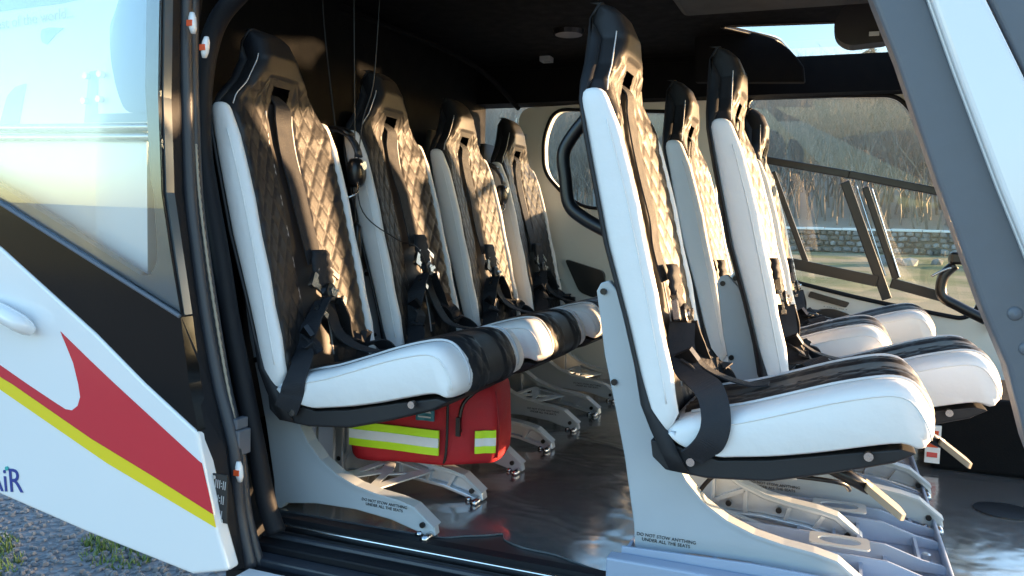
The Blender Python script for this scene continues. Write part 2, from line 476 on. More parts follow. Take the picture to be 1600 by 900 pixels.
me = bpy.data.meshes.new('woodland'); me.vertices.add(len(V)); me.vertices.foreach_set('co', V.ravel())
me.loops.add(Fc.size); me.loops.foreach_set('vertex_index', Fc.ravel().astype(np.int32))
me.polygons.add(len(Fc)); me.polygons.foreach_set('loop_start', np.arange(0, Fc.size, 4, dtype=np.int32))
me.update(calc_edges=True)
o = struct(new('woodland', me, TWIG), 'stuff'); tag(o, 'leafless brown wood covering the hillside', 'wood')
# evergreen clumps near the top of the slope
EVG = mat('evergreen_leaf', (0.045, 0.07, 0.03), 0.8, ns=2, na=0.5)
for i in range(9):
    y = rt.uniform(75, 105); x = y * rt.uniform(0.0, 0.07)
    e_ = empty('evergreen_tree', (x, y, GZ + ground_h(x, y)), 'dark green conifer standing among the leafless trees', 'tree', 'conifers on the hillside')
    H = rt.uniform(7, 10); tm = MB().tube([(0, 0, -0.3), (0, 0, H * .5), (0, 0, H)], [0.16, 0.1, 0.02], 6); tm.build('trunk', BARK, e_)
    cm = MB()
    for j in range(700):
        z = rt.uniform(0.15, 1) * H; rad = (1.05 - z / H) * H * 0.28 * sqrt(rt.random()); a = rt.uniform(0, 6.28)
        c = Vector((rad * cos(a), rad * sin(a), z)); d = Vector((cos(a), sin(a), -0.35)) * rt.uniform(.3, .6); s2 = Vector((-sin(a), cos(a), rt.uniform(-.4, .4))) * .16
        cm.add([c - s2, c + s2, c + d], [(0, 1, 2)])
    cm.build('crown', EVG, e_)

# ================================================================== the helicopter
HL = Vector((-0.3, 2.1, GZ))
heli = empty('helicopter', HL, 'white helicopter with red and yellow flash, its passenger door slid open', 'helicopter')
def hp(o):
    o.parent = heli; o.location = -HL; return o
def sub(o, par):
    o.parent = par; return o
YN, YF = 1.28, 3.06      # inner near edge of the floor, far cabin wall
ZR = 1.2

# floor --------------------------------------------------------------------
FLOORBASE = mat('floor_rubber', (0.02, 0.021, 0.023), 0.5, ns=20, na=0.3)
hp(MB().box(-1.34, 1.3, 1.30, YF, -0.05, -0.003).build('cabin_floor', FLOORBASE))
FM = bpy.data.materials.new('floor_sheet_metal'); FM.use_nodes = True
t = FM.node_tree; b = t.nodes['Principled BSDF']; b.inputs['Metallic'].default_value = 0.75
b.inputs['Base Color'].default_value = (0.34, 0.345, 0.34, 1); b.inputs['Roughness'].default_value = 0.16
tc = t.nodes.new('ShaderNodeTexCoord')
def _n(sc, det, dist=0.0):
    n = t.nodes.new('ShaderNodeTexNoise'); n.inputs['Scale'].default_value = sc; n.inputs['Detail'].default_value = det; n.inputs['Distortion'].default_value = dist
    t.links.new(tc.outputs['Object'], n.inputs[0]); return n
n1 = _n(7, 2, 0.6); n2 = _n(40, 6)
mr = t.nodes.new('ShaderNodeMapRange'); mr.inputs[3].default_value = 0.06; mr.inputs[4].default_value = 0.26; t.links.new(n2.outputs[0], mr.inputs[0]); t.links.new(mr.outputs[0], b.inputs['Roughness'])
bp = t.nodes.new('ShaderNodeBump'); bp.inputs['Strength'].default_value = 0.16; bp.inputs['Distance'].default_value = 0.03
t.links.new(n1.outputs[0], bp.inputs['Height']); t.links.new(bp.outputs[0], b.inputs['Normal'])
edge = [(-1.38, 1.325), (-1.0, 1.325), (-0.75, 1.33), (-0.66, 1.335), (-0.62, 1.36), (-0.58, 1.385), (-0.56, 1.40), (-0.545, 1.375), (-0.50, 1.355), (-0.44, 1.35), (-0.40, 1.335), (-0.33, 1.315), (-0.2, 1.31), (0.3, 1.31), (1.28, 1.31)]
outer = [(p.x, p.y) for p in smooth_path([(a, b_, 0) for a, b_ in edge], 6)] + [(1.28, YF - 0.02), (-1.38, YF - 0.02)]
sheet = hp(MB().plate(outer, [], lambda u, v: (u, v, 0.0015), lambda u, v: (u, v, -0.002)).build('floor_sheet', FM))
fo = MB()
for (x, y, r) in [(0.36, 1.98, 0.055)]:
    fo.plate([(x + r * cos(a * pi / 12) * 1.1, y + r * sin(a * pi / 12)) for a in range(24)], [], lambda u, v: (u, v, 0.004), lambda u, v: (u, v, 0.0016))
sub(fo.build('floor_cover', PLASTIC), sheet)
# sill: layered rubber and a bright aluminium strip
sill = hp(MB().box(-1.02, 0.9, 1.288, 1.312, -0.012, 0.004).build('door_sill', RUBBER))
sub(bev(MB().box(-1.02, 0.9, 1.272, 1.287, -0.018, -0.004).build('sill_strip', STEEL), 0.002), sill)
for y0, y1, z0, z1, m in [(1.20, 1.268, -0.04, -0.014, RUBBER), (1.165, 1.197, -0.05, -0.026, RUBBER2), (1.13, 1.162, -0.06, -0.036, RUBBER)]:
    sub(bev(MB().box(-0.98, 0.9, y0, y1, z0, z1).build('sill_step', m), 0.004), sill)
sub(MB().tube([(-0.98, 1.235, -0.012), (0.9, 1.235, -0.012)], 0.006, 8).build('sill_seal', RUBBER2), sill)

# roof / headliner with a roof window over the front seats ------------------
skyl = round_poly([(-0.37, 2.56), (-0.05, 2.60), (0.30, 2.62), (0.34, 3.14), (-0.17, 3.14), (-0.21, 2.80)], [0.03, .05, .06, .06, .05, .06])
outer = [(-1.42, 1.16), (0.62, 1.16), (0.62, YF + 0.14), (-1.42, YF + 0.14)]
def rz(u, v):
    z = ZR
    return z
# split the roof in strips so that it can bend
roof = MB().plate(outer, [skyl], lambda u, v: (u, v, rz(u, v)), lambda u, v: (u, v, rz(u, v) + 0.008))
roof = hp(roof.build('headliner', HEADLINER))
sub(mesh('roof_pane', [(u, v, rz(u, v) + 0.004) for u, v in skyl], [tuple(range(len(skyl)))], PANE), roof)
trim = MB().tube([(u, v, rz(u, v) - 0.002) for u, v in skyl + skyl[:1]], 0.005, 8, False)
sub(trim.build('roof_window_trim', PLASTIC, None, True), roof)
# curved arch trim beside the roof window
ap_ = [(1085, 58), (1135, 49), (1160, 47), (1185, 52), (1210, 60), (1232, 75), (1247, 91), (1256, 104), (1258, 128), (1085, 128)]
arch = MB().prism_y([at(a_, b_, 2.68).xz[:] for a_, b_ in ap_], 2.68, 2.72)
sub(bev(arch.build('arch_trim', HEADLINER), 0.012, 4), roof)
# unseen windscreen header, added low towards the door side to shade the rear headrests
hdr = [(1.16, 1.21), (3.10, 1.21), (3.10, 1.12), (2.9, 1.07), (2.65, 1.02), (2.3, 1.0), (1.9, 1.0), (1.5, 1.0), (1.16, 1.0)]
hd_ = MB().plate(hdr, [], lambda u, v: (0.58, u, v), lambda u, v: (0.66, u, v)).build('shading_header', HEADLINER)
hp(hd_)
# headliner ridge where roof meets bulkhead, lamps and small fittings
rid = MB().tube(smooth_path([(-1.40, 1.35, 1.10), (-1.36, 1.9, 1.165), (-1.30, 2.3, 1.18), (-1.22, 2.7, 1.14), (-1.18, 3.0, 1.04)], 8), 0.009, 8)
sub(rid.build('headliner_ridge', HEADLINER, None, True), roof)
for (x, y, r) in [(-0.82, 2.5, 0.05), (-0.55, 1.9, 0.05), (-0.15, 2.1, 0.05)]:
    l = MB()
    l.tube([(x, y, ZR - 0.014), (x, y, ZR + 0.002)], [r * 0.86, r], 24)
    la = sub(l.build('ceiling_speaker', PLASTIC), roof)
mt = MB()
fr = round_poly([(-0.02, -0.012), (0.02, -0.012), (0.02, 0.012), (-0.02, 0.012)], 0.004, 2)
inn = [(u * 0.8, v * 0.66) for u, v in fr]
mt.plate(fr, [inn], lambda u, v: (-1.02 + u, 2.86 + v * 2, 1.183), lambda u, v: (-1.02 + u, 2.86 + v * 2, 1.2))
sub(mt.build('ceiling_bezel', GREY_METAL), roof)
# overhead console (dark grey) and folded visor in front of the roof window
oc = MB().box(-0.42, 0.5, 1.65, 2.25, 1.15, 1.197)
sub(bev(oc.build('overhead_console', SHELL), 0.02, 3), roof)
vs = MB().plate(round_poly([at(1302, 40, 2.4).xz, at(1306, 62, 2.4).xz, at(1325, 74, 2.4).xz, at(1392, 66, 2.4).xz, at(1400, 5, 2.4).xz, at(1318, 10, 2.4).xz], 0.02, 4), [],
                lambda u, v: (u, 2.38, v), lambda u, v: (u, 2.45, v))
visor = sub(bev(vs.build('sun_visor', SHELL), 0.008, 3), roof)
sub(MB().box(at(1358, 50, 2.375).x, at(1374, 50, 2.375).x, 2.372, 2.381, at(1358, 56, 2.375).z, at(1358, 50, 2.375).z).build('visor_label', GREY_METAL), visor)
# bulkhead behind the rear seats --------------------------------------------
bk = hp(bev(MB().box(-1.46, -1.34, 1.2, YF, -0.02, 1.25).build('rear_bulkhead', HEADLINER), 0.01))
for yc in (1.645, 2.095, 2.545, 2.99):
    pb = MB()
    rings = []
    for z, s_ in ((0.1, .9), (0.3, 1), (0.6, 1), (0.84, 1), (0.90, .75)):
        rings.append([(-1.30 + 0.016 * s_ * v, yc + u * s_, z) for u, v in sec(0.075, 1, 16, 4)])
    pb.loft(rings); sub(pb.build('bulkhead_pad', BULK, None, True), bk)

# far side wall: rear quarter with window, forward door with window ----------
def wallmap(yv):
    return lambda u, v: (u, yv + 0.10 * max(0, 0.55 - v) ** 2 - 0.06 * max(0, v - 0.8), v)
def plate_wall(name, outer, holes, yv, th, m):
    f0 = wallmap(yv); f1 = wallmap(yv + th)
    return MB().plate(outer, holes, f0, f1).build(name, m)
W = lambda px, py: at(px, py, YF).xz[:]
rwin = round_poly([W(868, 172), W(1075, 176), W(1085, 330), W(915, 325), W(882, 305), W(850, 270), W(850, 215)], [.05, .06, .06, .08, .06, .05, .08], 6)
qouter = round_poly([W(815, 170), W(1118, 150), W(1118, 660), (-1.2, 0.0), (-1.30, 0.0), (-1.25, 0.6)], [.05, .01, .01, .01, .01, .05], 5)
quarter = hp(plate_wall('far_side_panel', qouter, [rwin], YF, 0.05, CREAM))
f0 = wallmap(YF + 0.025)
sub(mesh('window_pane', [f0(u, v) for u, v in rwin], [tuple(range(len(rwin)))], PANE), quarter)
f0 = wallmap(YF - 0.003)
sub(MB().tube([f0(u, v) for u, v in rwin + rwin[:1]], 0.007, 6, False).build('window_seal', RUBBER, None, True), quarter)
pk = round_poly([W(883, 404), W(945, 424), W(945, 452), W(930, 466), W(906, 456)], 0.02, 4)
sub(bev(MB().prism_y(pk, YF - 0.012, YF + 0.01).build('speaker_grille', PLASTIC), 0.004), quarter)
# moulded rib along the quarter panel and small latch fittings
sub(MB().tube([Vector((p.x, YF - 0.004, p.z)) for p in smooth_path([at(836, 300, YF), at(842, 360, YF), at(858, 420, YF), at(880, 480, YF)], 5)], 0.013, 8).build('panel_rib', CREAM, None, True), quarter)
for (px, py) in [(855, 404), (819, 214), (870, 440), (893, 468)]:
    p = at(px, py, YF - 0.01); sub(bev(MB().box(p.x - 0.013, p.x + 0.013, YF - 0.018, YF + 0.002, p.z - 0.011, p.z + 0.011).build('latch', PLASTIC if py > 300 else GREY_METAL), 0.003), quarter)

fwin = round_poly([W(1165, 152), W(1400, 150), W(1428, 178), W(1480, 318), W(1532, 478), W(1508, 499), W(1360, 470), W(1240, 440), W(1215, 420), W(1205, 360)], [.05, .06, .05, .05, .04, .04, .1, .05, .05, .1], 6)
douter = round_poly([W(1120, 150), W(1440, 128), W(1520, 300), W(1610, 500), (0.98, 0.25), (0.98, 0.0), (-0.25, 0.0)], [.01, .1, .1, .1, .05, .02, .02], 5)
fdoor = hp(plate_wall('far_door', douter, [fwin], YF, 0.05, CREAM))
f0 = wallmap(YF + 0.03)
sub(mesh('window_pane', [f0(u, v) for u, v in fwin], [tuple(range(len(fwin)))], PANE), fdoor)
f0 = wallmap(YF - 0.003)
sub(MB().tube([f0(u, v) for u, v in fwin + fwin[:1]], 0.008, 6, False).build('window_seal', RUBBER, None, True), fdoor)
def bar(pa, pb, hw, m, name, yv=YF - 0.004, th=0.016):
    a, b_ = at(*pa, yv), at(*pb, yv); d = (b_ - a).normalized(); n = Vector((-d.z, 0, d.x)) * hw
    poly = [(a + n).xz[:], (b_ + n).xz[:], (b_ - n).xz[:], (a - n).xz[:]]
    f_, g_ = wallmap(yv), wallmap(yv + th)
    return sub(bev(MB().plate(poly, [], f_, g_).build(name, m), 0.003), fdoor)
bar((1180, 247), (1330, 273), 0.013, PLASTIC, 'window_rail'); bar((1326, 272), (1480, 302), 0.013, PLASTIC, 'window_rail', YF - 0.0075)
bar((1207, 268), (1260, 412), 0.010, PLASTIC, 'window_bar', YF + 0.004)
bar((1320, 284), (1386, 468), 0.016, PLASTIC, 'window_bar', YF - 0.001)
bar((1352, 292), (1400, 436), 0.011, PLASTIC, 'window_bar', YF + 0.0015)
bar((1338, 290), (1384, 432), 0.003, STEEL, 'sliding_edge', YF - 0.012); bar((1362, 294), (1406, 434), 0.003, STEEL, 'sliding_edge', YF - 0.012)
bar((1229, 410), (1372, 440), 0.019, PLASTIC, 'window_rail', YF - 0.010); bar((1392, 442), (1480, 466), 0.017, PLASTIC, 'window_rail', YF - 0.013)
# sliding inner pane
sp_ = [W(1360, 298), W(1466, 318), W(1500, 468), W(1405, 440)]
sub(MB().plate(sp_, [], wallmap(YF + 0.015), wallmap(YF + 0.018)).build('sliding_pane', PANE), fdoor)
def pxpoly(pts, r, y0, y1, m, name, par):
    return sub(bev(MB().prism_y(round_poly([at(px, py, y0).xz[:] for px, py in pts], r, 4), y0, y1).build(name, m), 0.004), par)
YD = YF + 0.012
pxpoly([(1266, 455), (1328, 473), (1322, 481), (1262, 464)], 0.006, YF - 0.006, YF + 0.02, PLASTIC, 'air_vent', fdoor)
pxpoly([(1236, 468), (1256, 473), (1276, 515), (1274, 524), (1240, 522)], 0.02, YF - 0.006, YF + 0.02, PLASTIC, 'door_pocket', fdoor)
hr = pxpoly([(1273, 484), (1300, 482), (1330, 492), (1346, 508), (1340, 514), (1290, 514)], 0.02, YF - 0.008, YF + 0.02, PLASTIC, 'handle_recess', fdoor)
hp_ = MB().tube(smooth_path([at(1300, 500, YF - 0.03), at(1306, 506, YF - 0.034), at(1316, 509, YF - 0.034), at(1328, 510, YF - 0.02)], 4), [0.012] * 6 + [0.009] * 7, 8)
sub(hp_.build('door_handle', STEEL, None, True), fdoor)
text('placard_text', '- --- -- --- -', 0.018, GREYPOST, fdoor, facing(at(1305, 486, YF - 0.003) + Vector((0, -0.002, 0.012)), -0.1))
# dark beam over the far door window and the rear corner post
beam = hp(MB().box(-1.36, 0.62, YF - 0.10, YF + 0.02, 1.055, 1.178).build('roof_beam', HEADLINER))
sub(MB().box(-1.36, -0.30, YF - 0.098, YF + 0.02, 1.18, 1.199).build('beam_filler', HEADLINER), beam)
sub(MB().box(0.38, 0.57, YF - 0.098, YF + 0.02, 1.18, 1.199).build('beam_filler', HEADLINER), beam)
pt = MB().plate([W(1398, 125), W(1425, 125), W(1536, 470), W(1545, 520), W(1528, 482), W(1430, 182)], [], wallmap(YF - 0.02), wallmap(YF - 0.004))
hp(pt.build('windscreen_post', RUBBER))

# rear door post behind the near door, near-side skin -------------------------
BELLY = 1.12
DOORY = 1.08
D = lambda px, py, y=DOORY: at(px, py, y)
edgeL = [(250, -40), (248, 60), (247, 150), (252, 300), (266, 395), (283, 495), (294, 600), (310, 683), (333, 807), (358, 893)]
edgeR = [(281, -40), (279, 60), (280, 150), (284, 300), (296, 400), (310, 500), (328, 600), (352, 700), (366, 800), (380, 888)]
def skin(name, pts, y0, y1, m, par=None, r=0.0):
    poly = [D(px, py, DOORY).xz[:] for px, py in pts]
    if r: poly = round_poly(poly, r, 6)
    o = MB().prism_y(poly, y0, y1).build(name, m)
    return sub(o, par) if par else hp(o)
# the opened sliding door stands outside the fuselage side
door = skin('sliding_door', [(-260, 263), (0, 386), (150, 522), (228, 601), (308, 675), (333, 807), (357, 893), (300, 898), (133, 831), (0, 773), (-260, 690)], DOORY, DOORY + 0.03, WHITE)
bev(door, 0.006, 3)
skin('black_panel', [(-260, 175), (0, 319), (281, 496), (294, 600), (308.5, 674), (228, 600), (150, 520.5), (0, 384.5), (-260, 261.5)], DOORY + 0.002, DOORY + 0.03, BLACKGLOSS, door)
gl_out = [(-260, -60), (250, -60), (247, 150), (252, 300), (280.5, 493), (0, 316), (-260, 172)]
clear = [(-255, -55), (221, -55), (218, 133), (227, 283), (231, 300), (237, 380), (236, 412), (226, 430), (212, 431), (7, 300), (-255, 140)]
frit = MB()
frit.plate([D(a, b_).xz[:] for a, b_ in gl_out], [[D(a, b_).xz[:] for a, b_ in clear]], lambda u, v: (u, DOORY + 0.012, v), lambda u, v: (u, DOORY + 0.03, v))
sub(frit.build('window_border', FRIT), door)
skin('window_pane', gl_out, DOORY + 0.004, DOORY + 0.008, DOORPANE, door)
rg = MB().tube([D(a, b_, DOORY) for a, b_ in [(-260, 173.5), (0, 317.5), (281, 494.5)]], 0.0035, 6)
sub(rg.build('window_moulding', GREYPOST), door)
flash = [(95, 518), (140, 562), (180, 600), (315, 724), (333, 803), (240, 744), (143, 685), (20, 600), (-60, 552), (-60, 533), (0, 570), (43, 600), (88, 630), (102, 639), (113, 641), (122, 634), (126, 620), (123, 600), (115, 567), (103, 537)]
skin('red_flash', flash, DOORY - 0.0012, DOORY + 0.001, RED, door)
skin('yellow_stripe', [(-60, 552.5), (20, 600.5), (143, 685.5), (240, 744.5), (333, 803.5), (337, 824), (167, 723), (0, 608), (-60, 571)], DOORY - 0.0012, DOORY + 0.001, YEL, door)
hd = MB()
hpth = smooth_path([D(-40, 470, DOORY - 0.012), D(0, 488, DOORY - 0.026), D(30, 505, DOORY - 0.026), D(52, 519, DOORY - 0.006)], 6)
hd.tube(hpth, [0.017] * (len(hpth) - 6) + [0.016, 0.015, 0.014, 0.012, 0.010, 0.006], 12)
sub(hd.build('door_handle', WHITE, None, True), door)
# lettering low on the skin: the end of the operator name in navy, dot in teal
tt = text('lettering', 'AiR', 0.066, NAVY, door, facing(D(7, 752, DOORY - 0.001), 0.10))
tt.parent = door
pd = D(10.5, 732, DOORY - 0.002); sub(MB().cyl(pd, (0, 1, 0), 0.0042, 0.002, 12).build('lettering_dot', TEALDOT), door)
# forward edge of the door and its rubber seal
def strip(pathL, pathR, y0, y1, m, name, bv=0.005):
    f = [D(a, b_, y0) for a, b_ in pathL]; g_ = [D(a, b_, y1) for a, b_ in pathR]
    mb = MB(); n = len(f); vs = []
    for p, q in zip(f, g_):
        nrm = Vector((0.0, 0.02, 0))
        vs += [p, q, q + Vector((-0.006, 0.02, 0)), p + Vector((-0.006, 0.02, 0))]
    fs = []
    for i in range(n - 1):
        for k in range(4): fs.append((i * 4 + k, i * 4 + (k + 1) % 4, i * 4 + 4 + (k + 1) % 4, i * 4 + 4 + k))
    fs += [(3, 2, 1, 0), tuple(range((n - 1) * 4, n * 4))]
    return mesh(name, vs, fs, m, None, False)
sub(strip(edgeL, edgeR, DOORY + 0.003, DOORY + 0.05, RUBBER, 'door_edge'), door)
# fuselage side seen behind the door glass
side = MB().prism_y([(-2.6, 0.14), (-1.16, 0.10), (-1.16, 1.15), (-2.6, 1.15)], 1.135, 1.16)
side = hp(side.build('fuselage_side', WHITE))
def onside(name, pts, m, d=0.0012, r=0.004):
    poly = round_poly([D(a, b_, 1.135).xz[:] for a, b_ in pts], r, 4)
    return sub(MB().prism_y(poly, 1.135 - d, 1.137).build(name, m), side)
onside('blue_trapezoid', [(0, 193), (12, 150), (24, 136), (42, 130), (30, 196), (-10, 200)], GREYBLUE)  # blue-grey shapes laid flat on the white skin
onside('blue_teardrop', [(64, 55), (66, 46), (78, 43), (102, 44), (90, 52), (74, 70), (66, 66)], GREYBLUE)
onside('blue_panel', [(195, -30), (240, -30), (240, 178), (196, 176), (182, 138), (173, 90), (172, 40), (180, 20)], GREYBLUE, r=0.02)
onside('hinge_bar', [(140, 112), (154, 110), (153, 178), (240, 176), (240, 190), (132, 192)], GREYBLUE)
for (px, py) in [(136, 119), (158, 116), (133, 158), (156, 155)]:
    p = D(px, py, 1.13); sub(MB().cyl(p, (0, 1, 0), 0.006, 0.012, 10).build('rivet', STEEL), side)
onside('top_band', [(-260, 40), (-60, 26), (100, 5), (150, -6), (150, -60), (-260, -60)], GREYBLUE)
rl = MB()
for z0 in (200, 215):
    a = D(-260, z0 + 2, 1.13); b_ = D(236, z0 - 1, 1.13); rl.tube([a, b_], 0.008, 8)
sub(rl.build('door_rail', STEEL, None, True), side)
onside('reflected_field_panel', [(-260, 222), (240, 216), (250, 500), (-260, 500)], mat('reflected_field_olive', (0.30, 0.29, 0.22), 0.5, ns=6, na=0.1), r=0.0)  # olive panel added behind the pane to stand for the reflected dry field
text('lettering', 'rest of the world...', 0.0285, LILAC, side, facing(D(50, 30, 1.132), 0.05))
# fuselage frame round the opening: layered seals from outside in
def seal(path, y, r, m, name, sx=1.0):
    pts = smooth_path([D(a, b_, y) for a, b_ in path], 6)
    return hp(MB().tube(pts, r, 10).build(name, m, None, True))
P1 = [(291, -40), (289, 60), (291, 150), (297, 300), (308, 400), (322, 500), (341, 600), (366, 700), (374, 800), (392, 886)]
P2 = [(303, -40), (301, 60), (302, 150), (308, 300), (320, 400), (335, 500), (352, 600), (374, 700), (385, 800), (405, 884)]
P3 = [(430, -60), (375, -10), (342, 30), (325, 80), (316, 150), (316, 230), (326, 300), (344, 400), (360, 500), (380, 600), (400, 700), (415, 780), (432, 832)]
seal(P1, 1.15, 0.0125, RUBBER2, 'door_seal'); seal(P2, 1.17, 0.0105, RUBBER2, 'door_seal')
seal(P3, 1.215, 0.018, RUBBER, 'door_seal')
fz = [D(a, b_, 1.19) for a, b_ in P2]; gz = [D(a, b_, 1.26) for a, b_ in [(330, -40), (316, 60), (318, 150), (334, 300), (352, 400), (368, 500), (388, 600), (408, 700), (424, 780), (440, 850)]]
mb = MB(); vs = []
for p, q in zip(fz, gz): vs += [p + Vector((-0.01, 0, 0)), q + Vector((-0.012, 0, 0)), q + Vector((-0.16, 0.0, 0)), p + Vector((-0.16, 0, 0))]
fs = []
for i in range(len(fz) - 1):
    for k in range(4): fs.append((i * 4 + k, i * 4 + (k + 1) % 4, i * 4 + 4 + (k + 1) % 4, i * 4 + 4 + k))
fs += [(3, 2, 1, 0), tuple(range(len(vs) - 4, len(vs)))]
post = hp(mesh('door_frame', vs, fs, RUBBER))
# stitched bead: many small ribs on the seal
bead = MB()
bp_ = smooth_path([D(a, b_, 1.158) for a, b_ in [(306, 225), (311, 300), (323, 400), (338, 500), (355, 600), (376, 700)]], 14)
bead.tube(bp_, [0.0022 + 0.0011 * (i % 2) for i in range(len(bp_))], 6)
sub(bead.build('ribbed_bead', TAN, None, True), post)
# white-and-red latch markers, striker block, data plate
def marker(px, py, y, red_dy, tilt):
    c = D(px, py, y)
    rings = []
    for k in range(5):
        s_ = (0.55, 0.95, 1, 0.95, 0.55)[k]; rings.append([(c.x + u * s_ + (k - 2) * tilt, c.y + v * s_, c.z + (k - 2) * 0.009) for u, v in sec(0.0065, 0.006, 12, 3)])
    o = sub(MB().loft(rings).build('latch_marker', WHITE, None, True), post)
    sub(MB().box(c.x - 0.0068, c.x + 0.004, c.y - 0.0075, c.y - 0.004, c.z - 0.006 + red_dy, c.z + 0.004 + red_dy).build('red_mark', ORANGE), o)
marker(301, 36, 1.13, 0, -0.0006); marker(321, 74, 1.15, 0, 0.0012); marker(374, 737, 1.14, 0, -0.0008)
st = D(372, 688, 1.16)
sub(bev(MB().box(st.x - 0.012, st.x + 0.012, st.y - 0.012, st.y + 0.02, st.z - 0.025, st.z + 0.02).box(st.x - 0.008, st.x + 0.006, st.y - 0.01, st.y + 0.02, st.z + 0.021, st.z + 0.04).build('striker', GREYPOST), 0.002), post)
dp = D(344, 778, 1.10)
plate_ = sub(MB().box(dp.x - 0.017, dp.x + 0.017, dp.y - 0.003, dp.y, dp.z - 0.042, dp.z + 0.042).build('data_plate', INK), door)
for i in range(3):
    text('plate_text', '|||:||', 0.016, PALEINK, plate_, facing((dp.x + 0.004 * (1 - i), dp.y - 0.0036, dp.z + 0.026 - 0.026 * i), -0.1))
for dz in (-0.037, 0.037):
    sub(MB().cyl((dp.x - dz * 0.2, dp.y - 0.004, dp.z + dz), (0, 1, 0), 0.0035, 0.004, 10).build('rivet', STEEL), plate_)
# lower skin lip under the sill and belly
lip = MB().loft([[(x, y, z) for y, z in ((1.085, -0.028), (1.128, -0.028), (1.16, -0.052), (1.30, -0.052), (1.5, -0.10), (1.5, -0.14), (1.3, -0.1), (1.12, -0.062))] for x in (-0.925, 0.2, 0.9)])
hp(lip.build('lower_skin', WHITE))
bel = MB().box(-1.1, 1.2, 1.55, 2.95, -0.3, -0.06)
hp(bev(bel.build('belly', WHITE), 0.08, 4))
# landing skids carry the body
for y in (1.05, 3.15):
    hp(MB().tube([(-1.7, y, GZ + 0.05), (1.2, y, GZ + 0.05), (1.6, y, GZ + 0.14), (1.8, y, GZ + 0.3)], 0.045, 12).build('skid', GREYPOST, None, True))
for x in (-1.15, 0.9):
    hp(MB().tube(smooth_path([(x, 1.05, GZ + 0.06), (x, 1.35, -0.45), (x, 1.7, -0.31), (x, 2.5, -0.31), (x, 2.85, -0.45), (x, 3.15, GZ + 0.06)], 5), 0.035, 10).build('cross_tube', GREYPOST, None, True))
# forward door post on the near side: grey inner face, white outer skin
PY = 1.12
def post_poly(name, pts, y0, y1, m, bv=0.006):
    poly = [at(a, b_, y0).xz[:] for a, b_ in pts]
    return hp(bev(MB().prism_y(poly, y0, y1).build(name, m), bv, 3))
fp = post_poly('forward_door_post', [(1349, -40), (1363, 0), (1400, 93), (1467, 293), (1533, 477), (1573, 573), (1603, 690), (1700, 950), (1860, 950), (1700, 640), (1600, 384), (1563, 293), (1493, 107), (1455, 0), (1440, -40)], PY, PY + 0.05, GREYPOST)
wp = post_poly('post_outer_skin', [(1441, -40), (1456, 0), (1494, 107), (1564, 293), (1601, 384), (1701, 640), (1861, 950), (2100, 950), (1800, 560), (1600, 117), (1543, 0), (1525, -40)], PY - 0.03, PY + 0.03, WHITE)
post_poly('post_edge', [(1434, -40), (1449, 0), (1487, 107), (1557, 293), (1594, 384), (1694, 640), (1700, 640), (1600, 384), (1563, 293), (1493, 107), (1455, 0), (1440, -40)], PY - 0.012, PY - 0.001, WHITE, 0.002)
post_poly('post_seal', [(1527, -40), (1545, 0), (1602, 117), (1802, 560), (2000, 560), (1760, 117), (1690, -40)], PY - 0.01, PY + 0.03, GREYPOST)
for (px, py) in [(1586, 490), (1604, 545)]:
    p = at(px, py, PY); rings = []
    for k in range(5):
        a = k / 4 * pi / 2; rings.append([(p.x + 0.0085 * cos(a) * cos(t_ * pi / 8) + 1e-5, PY - 0.004 * sin(a), p.z + 0.0085 * cos(a) * sin(t_ * pi / 8)) for t_ in range(16)])
    sub(MB().loft(rings).build('rivet', GREYPOST, None, True), fp)
# centre pedestal, its placard and the far control grip
ped = hp(bev(MB().box(0.245, 1.25, 2.27, 2.62, 0.003, 0.19).build('pedestal', HEADLINER), 0.01))
pl = hp(MB().box(0.228, 0.262, 2.255, 2.262, 0.02, 0.115).build('placard', WHITE))
for z in (0.035, 0.06, 0.09): sub(MB().box(0.232, 0.256, 2.2525, 2.2565, z, z + 0.012).build('placard_mark', ORANGE if z > 0.05 else RED), pl)
gp = MB().tube(smooth_path([at(1540, 500, 2.82), at(1500, 480, 2.82), at(1472, 462, 2.82), at(1474, 432, 2.82), at(1492, 414, 2.82)], 6), 0.016, 10)
grip = hp(gp.build('collective_grip', PLASTIC, None, True))
p = at(1500, 404, 2.82)
sub(bev(MB().box(p.x - 0.03, p.x + 0.02, 2.79, 2.85, p.z - 0.018, p.z + 0.02).build('grip_head', PLASTIC), 0.008), grip)
sub(MB().cyl((p.x + 0.012, 2.785, p.z - 0.002), (0, 1, 0), 0.009, 0.012, 12).build('red_button', ORANGE), grip)
sub(MB().tube(smooth_path([at(1455, 432, 2.8), at(1470, 424, 2.8), at(1486, 418, 2.8)], 4), 0.004, 6).build('grip_lever', STEEL, None, True), grip)

# ribbed blue-grey base that carries the front seats --------------------------
pb = MB()
X0, X1, Y0, Y1 = -0.31, 0.20, 1.30, 2.36
holes = []
for y in (1.475, 1.84, 2.2):
    holes.append([(0.135 + 0.05 * cos(a * pi / 10), y + 0.055 * sin(a * pi / 10)) for a in range(20)])
pb.plate([(X0, Y0), (X1, Y0), (X1, Y1), (X0, Y1)], holes, lambda u, v: (u, v, 0.020), lambda u, v: (u, v, 0.003))
plinth = hp(bev(pb.build('seat_base', PLINTH), 0.002))
for y in (1.305, 1.42, 1.50, 1.62, 1.69, 1.80, 1.92, 2.04, 2.14, 2.28, 2.352):
    prof = [(X0 + .002, 0.02), (X0 + .002, 0.055), (-0.1, 0.062), (0.10, 0.058), (0.16, 0.04), (X1 - .002, 0.034), (X1 - .002, 0.02)]
    sub(bev(MB().prism_y(prof, y - 0.003, y + 0.003).build('rib', PLINTH), 0.0015), plinth)
